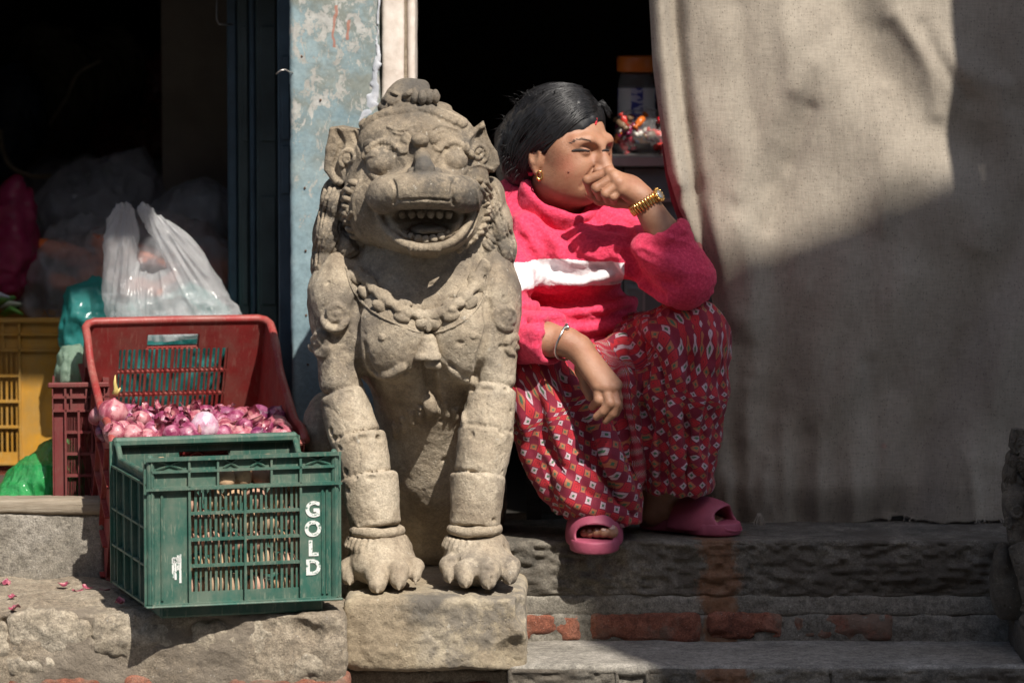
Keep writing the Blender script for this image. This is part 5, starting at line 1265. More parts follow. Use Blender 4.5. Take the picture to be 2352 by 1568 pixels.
for _ in range(14):
    A_ = np.zeros_like(UVt)
    for i in range(4):
        for j in ((i+1) % 4, (i+3) % 4):
            for q in range(2): A_[:, q] += np.bincount(Q[:, i], UVt[Q[:, j], q], len(P))
    UVt = .3*UVt+.7*A_/cnt_[:, None]
obj('trousers', P, Q, M_check, wom, True, uv=UVt)
# ---- slippers
M_slip = simple('pink rubber slipper', (.34, .068, .115), .6, .18, 20, .15, 90)
def slipper(heel, toe, z0, label, wd=.050, hh=.072):
    d_ = Vector((toe.x-heel.x, toe.y-heel.y, 0)); L = d_.length; d_.normalize(); s_ = Vector((d_.y, -d_.x, 0)); MM = Matrix((s_, d_, Vector((0, 0, 1)))).transposed()
    base = Vector((heel.x, heel.y, z0)); root = thing('slipper', label, 'slipper', tuple(base+d_*L*.5), 'pink slippers')
    def wp(a, b_, c_): return base+MM @ Vector((a, b_, c_))
    lo = np.array(base+d_*L*.5)-[.2, .2, .02]; hi = np.array(base+d_*L*.5)+[.2, .2, .13]
    So = SDF(lo, hi, .003)
    pr = [(0.02, .036), (.09, .036), (.16, .046), (L-.045, .049)]
    for i in range(3): So.cap(wp(0, pr[i][0]+.012, .013), wp(0, pr[i+1][0], .013), pr[i][1], pr[i+1][1], .01)
    def fl(X, Y, Z): return (np.abs(Z-z0-.014)-.0125+0*X+0*Y).astype(np.float32)
    So.op(fl, (-9, -9, -9), (9, 9, 9), 0, 'i')
    P_, Q_ = So.mesh(); obj('sole', P_, Q_, M_slip, root, True)
    St = SDF(lo, hi, .0028)
    St.ell(wp(0, L*.62, .020), (wd+.006, .094, hh), 0, 'u', MM); St.ell(wp(0, L*.62, .018), (wd-.001, .089, hh-.007), .003, 's', MM)
    St.ell(wp(0, L+.012, .037), (.043, .066, .0225), .006, 's', MM); St.ell(wp(0, L*.62-.092, .055), (.09, .050, .080), .006, 's', MM)
    St.op(lambda X, Y, Z: (z0+.010-Z+0*X+0*Y).astype(np.float32), (-9, -9, -9), (9, 9, 9), 0, 'i')
    P_, Q_ = St.mesh(); obj('strap', P_, Q_, M_slip, root, True)
    return root
sr = slipper(Vector((V(1363, 1200, .15).x, .150, 0)), Vector((V(1366, 1240, -.08).x, -.082, 0)), .001, 'pink rubber slipper pointing forward over the step edge, toes showing', .051)
sr.rotation_euler.x = R(6); sr.location.z += -.006
slipper(Vector((V(1478, 1215, .19).x, .185, 0)), Vector((V(1690, 1215, .05).x, .070, 0)), .001, 'pink rubber slipper turned sideways beside the curtain hem', .046, .054)
# low bench she sits on
bn = thing('low_bench', 'low dark wooden bench under the seated woman', 'bench', tuple(Vector((.10, .42, -.06))))
b = MB(); b.box((.01, .30, .14), (.30, .56, .17), ch=.004); b.build('seat', M_darkwood, bn)
for x in (.03, .25):
    b = MB(); b.box((x, .32, -.058), (x+.03, .54, .14)); b.build('leg', M_darkwood, bn)
# ================================================================== crates
def plastic(name, c, dusty, rough_=.42):
    m = NT(name); c = np.array(c)
    b = m.ramp(m.noise(11, 6, .6), [(.3, tuple(c*.82)), (.7, tuple(c*1.18))])
    du = m.ramp(m.noise(16, 8, .72, m.mapping((1, 1, .7))), [(.42, .08), (.62, .6)])
    b = m.mix(du, b, dusty)
    b = m.mix(m.ramp(m.noise(70, 4, .6, m.mapping((3, 3, .5))), [(.58, 0.0), (.64, .45)]), b, tuple(np.array(dusty)*1.4))
    m.col(b).set(roughness=m.ramp(m.noise(20, 6, .7), [(.3, rough_), (.7, rough_+.3)])); m.bump(m.noise(80, 6, .7), .12, .002)
    return m.m
M_green = plastic('green plastic', (.012, .085, .062), (.15, .165, .125))
M_red = plastic('red plastic', (.28, .024, .024), (.26, .12, .095), .38)
M_redD = plastic('dark red plastic', (.15, .016, .018), (.11, .05, .04), .5)
M_yellow = plastic('yellow plastic', (.42, .20, .012), (.28, .19, .07), .45)
M_orange = plastic('orange red plastic', (.42, .075, .035), (.30, .16, .11), .45)
class Frame:
    """one wall of a crate: u along the wall, v up, w outwards"""
    def __init__(s, o, u, w): s.o = Vector(o); s.u = Vector(u).normalized(); s.w = Vector(w).normalized(); s.v = Vector((0, 0, 1))
    def mat(s): 
        M_ = Matrix.Identity(4)
        for i, a in enumerate((s.u, s.w, s.v)):
            for j in range(3): M_[j][i] = a[j]
        for j in range(3): M_[j][3] = s.o[j]
        return M_
def crate_wall(root, fr, L, H, mats, top=None, handle=True, grille=True, out=1, wall_name='wall', fine=True, tr=.006, rows=4, nsl=11, hb=(.36, .65), sw=1.0):
    """out=+1: ribs on the outer face. L length, H height. One part per wall, grille slats as parts of it."""
    M4 = fr.mat(); b = MB(); t = .0035
    gx = [.0, .205, .505, .808, 1.0] if fine else [.0, .25, .5, .75, 1.0]
    gx = [g_*L for g_ in gx]
    zt = H; z3 = H*.795; z2 = H*.905; zb = H*.085
    hx0, hx1 = hb[0]*L, hb[1]*L
    def bx(u0, u1, v0, v1, w0=-t, w1=0.0, ch=0.0): b.box((u0, w0, v0), (u1, w1, v1), M4, 0, ch)
    # solid areas
    bx(0, gx[1], 0, z3); bx(gx[3], L, 0, z3); bx(gx[1], gx[3], 0, zb)
    if handle:
        bx(0, hx0, z3, H); bx(hx1, L, z3, H); bx(hx0, hx1, z2, H)
    else: bx(0, L, z3, H)
    r = .009
    # rails and ribs
    for v in (H-.003, z2, z3): bx(0, L, v-.0022, v+.0022, 0, r)
    for i, g_ in enumerate(gx): bx(max(g_-.0022, 0), min(g_+.0022, L), 0 if i not in (2,) else 0, z3 if i == 2 else H-.003, 0, r)
    for g_ in (hx0, hx1): bx(g_-.002, g_+.002, z3, H, 0, r*.9)
    rv = [z3-(z3-zb)*k/rows for k in range(rows+1)]
    for v in rv[1:-1]: bx(gx[1], gx[3], v-.0026, v+.0026, -t, r*.8)
    bx(0, L, .0, .004, 0, r*1.4)
    # X stiffeners in the top band
    def diag(u0, v0, u1, v1):
        a = M4 @ Vector((u0, .003, v0)); c = M4 @ Vector((u1, .003, v1)); b.tube([a, c], .0022, 4)
    cells = [(0, gx[1]), (gx[3], L), (hx0, (hx0+hx1)/2), ((hx0+hx1)/2, hx1)]
    for (u0, u1) in cells:
        if fine: diag(u0+.012, z2+.004, u1-.012, H-.006); diag(u0+.012, H-.006, u1-.012, z2+.004)
    if fine:
        for u in (.06*L, .955*L, .93*L): b.tube([M4 @ Vector((u, .0015, .01)), M4 @ Vector((u, .0015, z3-.012))], .0028, 6)
    wl = b.build(wall_name, mats, root, False, True)
    if grille:
        for r_ in range(rows):
            for (u0, u1) in ((gx[1], gx[2]), (gx[2], gx[3])):
                g = MB(); n_ = nsl; st = (u1-u0)/n_
                for i in range(n_):
                    wd = st*sw*(.52 if i % 2 else .36)
                    g.box((u0+i*st+st*.15, -t, rv[r_+1]), (u0+i*st+st*.15+wd, -.0004, rv[r_]), M4)
                if r_ == rows-1: pass
                g.build('grille', mats, wl, False, True)
    return wl
def prism(root, name, prof, fr, w0, w1, mat, ribs=()):
    """wall with a shaped top: prof = [(u, v)...] top line from u=0 to L"""
    M4 = fr.mat(); n_ = len(prof); pts = [(prof[0][0], 0.0)]+list(prof)+[(prof[-1][0], 0.0)]; m = len(pts); b = MB()
    v = [M4 @ Vector((p[0], w0, p[1])) for p in pts]+[M4 @ Vector((p[0], w1, p[1])) for p in pts]
    b.add(v, [tuple(range(m)), tuple(range(2*m-1, m-1, -1))]+[(i+m, (i+1) % m+m, (i+1) % m, i) for i in range(m)])
    for (u0, u1, v0, v1, r_) in ribs: b.box((u0, w1-.0003, v0), (u1, w1+r_, v1), M4)
    return b.build(name, mat, root, False, True)
def sag(L, H, d, n=14, a=.10, c=.9):
    out = [(0, H)]
    for i in range(1, n):
        t = i/n; s_ = min(max((t-a*.3)/(a), 0), 1); e_ = min(max((c+.07-t)/(1-c), 0), 1); s_ = s_*s_*(3-2*s_); e_ = e_*e_*(3-2*e_)
        out.append((t*L, H-d*s_*e_))
    return out+[(L, H)]
def rim_tube(root, pts, r, mat, flat=1.0, name='rim'):
    b = MB(); b.tube(pts, r, 8, flat=flat); return b.build(name, mat, root, True, True)
def letter_mesh(txt, size, mat, parent, M4, name='letter', bold=.012):
    cu = bpy.data.curves.new('letter', 'FONT'); cu.body = txt; cu.size = size; cu.align_x = 'CENTER'; cu.extrude = .0004; cu.offset = bold*size
    o_ = bpy.data.objects.new('tmp', cu); scene.collection.objects.link(o_)
    me = bpy.data.meshes.new_from_object(o_.evaluated_get(bpy.context.evaluated_depsgraph_get()))
    bpy.data.objects.remove(o_); me.materials.clear(); me.materials.append(mat)
    q = bpy.data.objects.new(name, me); link(q, parent); q.matrix_local = M4; return q
M_wpaint = NT('worn white stencil paint'); M_wpaint.col(M_wpaint.ramp(M_wpaint.noise(90, 5, .7), [(.40, (.08, .17, .13)), (.46, (.66, .67, .64))])); M_wpaint.set(roughness=.6); M_wpaint = M_wpaint.m
# ---- green crate
GW, GD, GH = .352, .32, .288
yaw = R(17)
gl = V(347, 1388, -.455); gr_c = Vector((math.cos(yaw), math.sin(yaw), 0)); gback = Vector((-math.sin(yaw), math.cos(yaw), 0))
green = thing('green_crate', 'green plastic crate lettered in white standing on the step edge full of potatoes', 'crate', (gl.x, gl.y, -.071), None, (R(0), 0, yaw))
fg = Frame((0, 0, .012), (1, 0, 0), (0, -1, 0))
wl = crate_wall(green, fg, GW, GH-.012, M_green)
wl.name = 'front_wall'
crate_wall(green, Frame((GW, GD, .012), (-1, 0, 0), (0, 1, 0)), GW, GH-.012, M_green, fine=True).name = 'back_wall'
gprof = sag(GD, GH-.012, .034)
for (o_, u_, w_) in (((0, GD, .012), (0, -1, 0), (-1, 0, 0)), ((GW, 0, .012), (0, 1, 0), (1, 0, 0))):
    rb = [(k*GD-.002, k*GD+.002, .0, GH-.06, .010) for k in (.18, .4, .62, .84)]+[(0, .005, 0, GH-.015, .012), (GD-.005, GD, 0, GH-.015, .012)]+[(0, GD, v-.002, v+.002, .010) for v in (.002, .075, .145, GH-.062)]
    prism(green, 'side_wall', gprof, Frame(o_, u_, w_), -.0035, 0, M_green, rb)
    Mf = Frame(o_, u_, w_).mat(); rim_tube(green, [Mf @ Vector((p[0], -.001, p[1])) for p in gprof], .006, M_green)
# higher rolled lip along the back, corner posts, floor, feet
b = MB(); b.box((-.006, GD-.02, GH-.014), (GW+.006, GD+.004, GH+.004), ch=.005); b.build('back_lip', M_green, green, False, True)
b = MB(); b.box((.004, .004, .012), (GW-.004, GD-.004, .017)); b.build('floor', M_green, green, False, True)
b = MB(); b.box((.02, .012, -.014), (GW-.02, GD-.012, .0115), ch=.004); b.build('base', M_green, green, False, True)
for x, y in ((0, 0), (GW, 0), (0, GD), (GW, GD)):
    b = MB(); b.box((x-.007, y-.007, .012), (x+.007, y+.007, GH-.001), ch=.003); b.build('corner_post', M_green, green, False, True)
b = MB(); b.box((-.012, -.016, .0095), (GW+.012, .004, .0135), ch=.0015); b.build('bottom_flange', M_green, green, False, True)
b = MB(); b.box((-.010, -.012, GH-.006), (GW+.010, -.0095, GH+.001)); b.box((-.011, -.0125, GH*.79), (GW+.011, -.0095, GH*.79+.004)); b.build('top_flange', M_green, green, False, True)
pxm = GW/435.
for ch, y in (('G', 1172), ('O', 1218), ('L', 1264), ('D', 1309)):
    z = GH-(y-1040)*pxm*.985; M4 = Matrix.Translation((GW*(727-345)/435., -.0012, z-.0145)) @ Matrix.Rotation(R(90), 4, 'X')
    letter_mesh(ch, .039, M_wpaint, green, M4, bold=.042)
sc_ = MB()
for (x0, x1, y0, y1) in ((394, 399, 1272, 1318), (400, 405, 1270, 1322), (406, 410, 1266, 1300), (411, 416, 1264, 1330), (396, 414, 1270, 1284)):
    sc_.box(((x0-345)*pxm, -.0012, GH-(y1-1040)*pxm), ((x1-345)*pxm, -.0003, GH-(y0-1040)*pxm))
sc_.build('paint_mark', M_wpaint, green, False, True)
# ---- red crate, tipped forward on the sill
RW, RD, RH = .372, .44, .315
tilt = R(28); ryaw = R(14)
rl = V(248, 1350, -.01)
red = thing('red_crate', 'red plastic crate of red onions tipped forward behind the green crate', 'crate', (rl.x-.010, .040, -.078), None, (tilt, 0, ryaw))
crate_wall(red, Frame((0, 0, 0), (1, 0, 0), (0, -1, 0)), RW, RH, M_red).name = 'front_wall'
wb = crate_wall(red, Frame((RW, RD, 0), (-1, 0, 0), (0, 1, 0)), RW, RH, M_red, hb=(.37, .66)); wb.name = 'back_wall'
rprof = sag(RD, RH, .030, 16, .22, .78)
for (o_, u_, w_) in (((0, RD, 0), (0, -1, 0), (-1, 0, 0)), ((RW, 0, 0), (0, 1, 0), (1, 0, 0))):
    rb = [(k*RD-.002, k*RD+.002, .0, RH-.05, .010) for k in (.2, .42, .64, .86)]+[(0, RD, v-.002, v+.002, .010) for v in (.002, .075, .145, .215)]
    prism(red, 'side_wall', rprof, Frame(o_, u_, w_), -.004, 0, M_red, rb)
rimpts = []
Ml = Frame((0, RD, 0), (0, -1, 0), (-1, 0, 0)).mat(); Mr = Frame((RW, 0, 0), (0, 1, 0), (1, 0, 0)).mat()
for p in rprof[::-1]: rimpts.append(Ml @ Vector((p[0], .003, p[1])))
arc = [(.004+.0, RD-.026), (.012, RD-.010), (.03, RD+.002)]
rimpts = rimpts[:-1]+[Vector((-.003, RD-.018, RH)), Vector((.004, RD-.004, RH)), Vector((.018, RD+.003, RH)), Vector((RW/2, RD+.003, RH+.001)), Vector((RW-.018, RD+.003, RH)), Vector((RW-.004, RD-.004, RH)), Vector((RW+.003, RD-.018, RH))]
for p in rprof[::-1][1:]: rimpts.append(Mr @ Vector((p[0], .003, p[1])))
rim_tube(red, rimpts, .0085, M_red)
b = MB(); b.box((.004, .004, 0.001), (RW-.004, RD-.004, .006)); b.build('floor', M_red, red, False, True)
bpy.context.view_layer.update()
MRED = Matrix.Translation(red.location) @ red.rotation_euler.to_matrix().to_4x4()
MGRN = Matrix.Translation(green.location) @ green.rotation_euler.to_matrix().to_4x4()
# ---- potatoes behind the green slats
def lump(r, amp, seed, sq=(1, 1, 1), n1=14, n2=10):
    vv = []; ff = []
    for i in range(n2+1):
        for j in range(n1):
            a, bb_ = math.pi*i/n2, 2*math.pi*j/n1; vv.append((math.sin(a)*math.cos(bb_), math.sin(a)*math.sin(bb_), math.cos(a)))
    vv = np.array(vv); s_ = 1+amp*vnoise(vv+seed*3.1, .9, seed); vv = vv*s_[:, None]*r*np.array(sq)
    for i in range(n2):
        for j in range(n1): ff.append((i*n1+j, (i+1)*n1+j, (i+1)*n1+(j+1) % n1, i*n1+(j+1) % n1))
    return vv, ff
def pot_mat(name, c):
    m = NT(name); c = np.array(c); b = m.ramp(m.noise(30, 7, .7), [(.3, tuple(c*.7)), (.55, tuple(c)), (.75, tuple(np.minimum(c*1.25, 1)))]); b = m.mix(m.ramp(m.noise(90, 3), [(.62, 0.0), (.7, .5)]), b, (.16, .09, .05))
    m.col(b).set(roughness=.8); m.bump(m.noise(120, 5, .7), .3, .002); return m.m
M_pot = [pot_mat('potato skin', (.44, .29, .17)), pot_mat('pinkish potato skin', (.44, .26, .185)), pot_mat('dusty potato skin', (.36, .25, .16))]
pot_me = []
for k in range(5):
    vv, ff = lump(.024+.002*(k % 3), .16, k+1, (1, .9, 1.12)); pot_me.append(mkmesh('potato', vv, ff, M_pot[k % 3], True))
def place(name, me, p, label, cat, group, rot=True, sc=1.0):
    o_ = bpy.data.objects.new(name, me); link(o_); o_.location = p
    if rot: o_.rotation_euler = [random.uniform(0, 6.28) for _ in range(3)]
    o_.scale = (sc,)*3; tag(o_, label, cat, group); return o_
for r_ in range(6):
    for c_ in range(7):
        for d_ in range(1 if r_ < 5 else 4):
            lp = Vector((.035+c_*.043+random.uniform(-.006, .006)+(.02 if r_ % 2 and c_ < 6 else 0), .028+d_*.05+random.uniform(0, .006), .040+r_*.0405+random.uniform(-.003, .003)))
            me_ = random.choice(pot_me); place('potato', me_, MGRN @ lp, ('small brown potato' if me_.materials[0].name[0] == 'p' and 'pink' not in me_.materials[0].name else 'small pinkish potato' if 'pink' in me_.materials[0].name else 'small dusty potato')+' heaped inside the green crate', 'potato', 'potatoes in the green crate', True, random.uniform(.85, 1.02))
# ---- onions
def onion_mat(name, a, b_, c):
    m = NT(name); src = m.mapping((1, 1, .12))
    st = m.noise(46, 6, .7, src); col = m.ramp(st, [(.38, a), (.5, b_), (.63, c)])
    pt = m.ramp(m.noise(26, 6, .7), [(.52, 0.0), (.6, .75)]); col = m.mix(pt, col, c)
    m.col(col).set(roughness=.32, coat_weight=.12); q = m.bump(m.noise(70, 5, .6, src), .35, .003); m.bump(m.noise(45, 6, .7), .5, .004, q); return m.m
M_on = [onion_mat('purple onion skin', (.055, .006, .028), (.14, .018, .07), (.30, .085, .17)), onion_mat('magenta onion skin', (.11, .012, .04), (.24, .035, .095), (.44, .17, .25)),
        onion_mat('pink papery onion skin', (.22, .04, .065), (.36, .095, .13), (.55, .28, .29)), onion_mat('pale peeled onion', (.40, .17, .26), (.55, .32, .42), (.66, .50, .56))]
def onion_mesh(k, mat, neck=True):
    prof = []; n2 = 14
    for i in range(n2+1):
        t = i/n2; a = math.pi*t; r_ = math.sin(a)*(1.0); z_ = -math.cos(a)*.86
        if t > .78: u_ = (t-.78)/.22; r_ = max(.10*(1-u_)+.035, math.sin(math.pi*.78)*(1-u_)**1.6+.05*(1-u_)); z_ = -math.cos(math.pi*.78)*.86+u_*(.42 if neck else .18)
        prof.append((max(r_, .01), z_))
    n1 = 18; vv = []
    for (r_, z_) in prof:
        for j in range(n1): th = 2*math.pi*j/n1; rr = r_*(1+.05*math.sin(3*th+k)+.025*math.sin(7*th+k*2)); vv.append((rr*math.cos(th), rr*math.sin(th), z_))
    vv = np.array(vv)*.029; ff = []
    for i in range(n2):
        for j in range(n1): ff.append((i*n1+j, i*n1+(j+1) % n1, (i+1)*n1+(j+1) % n1, (i+1)*n1+j))
    ff.append(tuple(range(n1))[::-1]); ff.append(tuple(n2*n1+j for j in range(n1)))
    return mkmesh('onion', vv, ff, mat, True)
on_me = [onion_mesh(k, M_on[k % 3], k % 4 != 3) for k in range(9)]
ON_LAB = {'purple onion skin': 'dark purple skinned onion heaped in the tipped red crate', 'magenta onion skin': 'magenta skinned onion heaped in the tipped red crate', 'pink papery onion skin': 'pink papery skinned onion heaped in the tipped red crate'}
def onion(x, y, Y, me, rot, sc=1.0, label=None, grp='red onions in the tipped crate'):
    label = label or ON_LAB[me.materials[0].name]
    o_ = bpy.data.objects.new('red_onion', me); link(o_); o_.location = V(x, y, Y+(x-250)*.00022); o_.rotation_euler = rot; o_.scale = (sc,)*3; tag(o_, label, 'onion', grp); return o_
rr = lambda: (random.uniform(-1.3, 1.3), random.uniform(-1.3, 1.3), random.uniform(0, 6))
on_sp = []
for row, (y, Y, n_, xa_, xb_) in enumerate(((1004, -.075, 10, 262, 660), (988, -.035, 10, 252, 652), (972, .01, 10, 246, 646), (962, .055, 10, 240, 636), (956, .10, 9, 236, 625), (1008, .0, 9, 255, 640), (992, .05, 9, 250, 630))):
    for i in range(n_):
        x = xa_+(xb_-xa_)*(i+.5*(row % 2)*.8)/(n_-.6); on_sp.append((x+random.uniform(-9, 9), y+random.uniform(-9, 6), Y+random.uniform(-.008, .008)))
for i, (x, y, Y) in enumerate(on_sp):
    if abs(x-470) < 30 and row == 0: continue
    o_ = onion(x, y, Y, random.choice(on_me), rr(), random.uniform(.68, .92)); o_.scale = (o_.scale[0]*random.uniform(.92, 1.08), o_.scale[1]*random.uniform(.92, 1.08), o_.scale[2]*random.uniform(.85, 1.0))
onion(470, 978, -.072, onion_mesh(3, M_on[3], False), (R(78), R(4), R(8)), .98, 'pale peeled round onion facing out at the front of the red crate', 'red onions in the tipped crate')
so = onion(258, 948, .01, onion_mesh(1, M_on[2], True), (.1, .15, 0), 1.05, 'large pink onion with a yellow sprout at the left of the red crate', 'red onions in the tipped crate')
b = MB(); b.tube([(0, 0, .036), (.001, 0, .046), (-.003, 0, .058), (-.004, .001, .072)], [.006, .0045, .003, .001], 7); b.tube([(.002, 0, .036), (.006, 0, .044), (.009, 0, .05)], [.005, .003, .001], 6)
b.build('sprout', simple('yellow sprout', (.55, .42, .14), .5, .2, 30), so, True, True)
# loose onion skins: thin curled flakes
M_flake = onion_mat('dry onion skin', (.16, .02, .05), (.30, .06, .10), (.46, .20, .20))
def flake_mesh(s_):
    n_ = 6; vv = []; ff = []
    for side in (0, 1):
        for i in range(n_+1):
            for j in range(n_+1):
                u_, v_ = i/n_*2-1, j/n_*2-1; k_ = 1-.3*u_*u_*abs(v_); vv.append((u_*s_*k_*(1+.15*math.sin(5*v_)), v_*s_*.6*k_, .35*s_*(u_*u_)+.12*s_*math.sin(4*v_+u_)-side*.0007))
    m = (n_+1)**2
    for i in range(n_):
        for j in range(n_): a = i*(n_+1)+j; ff.append((a, a+n_+1, a+n_+2, a+1)); ff.append((a+m, a+1+m, a+n_+2+m, a+n_+1+m))
    ring = [i*(n_+1) for i in range(n_+1)]+[n_*(n_+1)+j for j in range(1, n_+1)]+[i*(n_+1)+n_ for i in range(n_-1, -1, -1)]+[j for j in range(n_-1, 0, -1)]
    for a, c_ in zip(ring, ring[1:]+ring[:1]): ff.append((a, c_, c_+m, a+m))
    return mkmesh('onion_skin', vv, ff, M_flake, True)
fm = [flake_mesh(s_) for s_ in (.012, .016, .021)]
for i in range(60):
    x = random.uniform(245, 645); y = random.uniform(945, 1004); Y = -.075+(1004-y)*.0031+(x-250)*.00022
    o_ = place('onion_skin', random.choice(fm), V(x, y-16, Y-.016), 'loose dry flake of onion skin lying on the heaped onions', 'onion skin', 'loose onion skins in the red crate')
for (x, y) in ((30, 1366), (12, 1336), (145, 1337), (240, 1352), (275, 1378), (265, 1331), (280, 1334), (330, 1338), (370, 1352), (200, 1345), (445, 1362), (35, 1392), (355, 1392), (180, 1352)):
    p = V(x, y, 0); 
    d = p-cam_loc; t = (-.072-cam_loc.z)/d.z; p = cam_loc+d*t
    if p.y > -.012: p.y = -.02
    o_ = place('onion_skin', random.choice(fm[:2] if x != 265 else fm), (p.x, p.y, -.076), 'dry flake of onion skin fallen on the left step', 'onion skin', 'onion skins fallen on the step', False)
    o_.rotation_euler = (random.uniform(-.3, .3), random.uniform(-.3, .3), random.uniform(0, 6))

# wooden prop under the raised back of the red crate
pr = MB(); pr.box((-.78, .27, -.079), (-.50, .33, .066), ch=.004); o_ = pr.build('wooden_prop', M_wood, None); tag(o_, 'wooden block propping up the back of the tipped red crate', 'block')
# ================================================================== things inside the two doorways
def film_mat(name, c, alpha=.5, rough_=.28, wr=1.0):
    """thin crinkled plastic film"""
    m = NT(name); t = m.t; out = t.nodes['Material Output']; b = m.b
    m.col(tuple(c)).set(roughness=rough_, coat_weight=.5, coat_roughness=.15)
    cr = m.noise(24*wr, 7, .7, m.mapping((1.6, 1.6, .55)), .8); q = m.bump(cr, .75, .012); m.bump(m.vor(38*wr, None, 'F1'), .3, .006, q)
    tr = m.n('ShaderNodeBsdfTransparent'); tl = m.n('ShaderNodeBsdfTranslucent'); tl.inputs[0].default_value = (*c, 1)
    m1 = m.n('ShaderNodeMixShader'); m1.inputs[0].default_value = .45; t.links.new(b.outputs[0], m1.inputs[1]); t.links.new(tl.outputs[0], m1.inputs[2])
    m2 = m.n('ShaderNodeMixShader'); t.links.new(m1.outputs[0], m2.inputs[2]); t.links.new(tr.outputs[0], m2.inputs[1])
    fa = m.ramp(m.noise(9*wr, 5, .6, m.mapping((1, 1, .5))), [(.3, max(alpha-.18, 0)), (.7, min(alpha+.18, 1))]); t.links.new(fa, m2.inputs[0])
    t.links.new(m2.outputs[0], out.inputs[0]); return m.m
def bag(name, label, blobs, mat, group=None, h=.006, amps=((.020, .08), (.012, .032), (.006, .013)), cat='bag', stretch=(1, 1, .6), cuts=(), caps=(), flat=None):
    """plastic bag: blobs = (x, y, Y, rx, rz, ry) in view px at depth Y"""
    cs = [V(b_[0], b_[1], b_[2]) for b_ in blobs]; us = [PX(b_[2]) for b_ in blobs]
    lo = np.min([[c.x-b_[3]*u_, c.y-b_[5]*u_, c.z-b_[4]*u_] for c, b_, u_ in zip(cs, blobs, us)], axis=0)-.05; hi = np.max([[c.x+b_[3]*u_, c.y+b_[5]*u_, c.z+b_[4]*u_] for c, b_, u_ in zip(cs, blobs, us)], axis=0)+.05
    for (a, b_, ra, rb) in caps:
        for p in (V(*a), V(*b_)): lo = np.minimum(lo, np.array(p)-.05); hi = np.maximum(hi, np.array(p)+.05)
    S_ = SDF(lo, hi, h)
    for b_ in blobs: E(S_, *b_, 40)
    for (a, b_, ra, rb) in caps: S_.cap(V(*a), V(*b_), ra*PX(a[2]), rb*PX(a[2]), .012)
    for b_ in cuts: E(S_, *b_, 10, 's')
    if flat is not None: S_.op(lambda X, Y, Z: (flat-Z+0*X+0*Y).astype(np.float32), (-9, -9, -9), (9, 9, 9), 0, 'i')
    P_, Q_ = S_.mesh(); N_ = vnormals(P_, Q_); d = 0; A = P_*np.array(stretch)
    for i, (a, sc) in enumerate(amps): d = d+a*(1-2*np.abs(vnoise(A, sc, i+3)))*.7
    P_ = P_+N_*np.asarray(d)[:, None]
    root = thing(name, label, cat, (float((lo+hi)[0]/2), float((lo+hi)[1]/2), float(lo[2]+.05)), group)
    return root, obj('film', P_, Q_, mat, root, True)
M_clear = film_mat('milky clear film', (.52, .54, .58), .48); M_mag = film_mat('magenta film', (.42, .03, .12), .8); M_teal = film_mat('teal film', (.05, .38, .36), .75)
M_gfilm = film_mat('bright green film', (.05, .50, .14), .85, .3); M_dred = film_mat('dark red film', (.12, .02, .015), .9); M_white_film = film_mat('white carrier film', (.80, .80, .82), .46, .12, .8)
M_net = film_mat('pale green film', (.34, .48, .36), .8); M_leaf = simple('cabbage leaf', (.10, .20, .05), .6, .35, 18, .3, 30)
M_sack = film_mat('grey sack', (.26, .27, .29), .9, .4); M_carrot = simple('carrot', (.60, .14, .03), .5, .25, 22, .2, 60); M_olive = simple('olive sacking', (.035, .028, .014), .9, .35, 10, .3, 50)
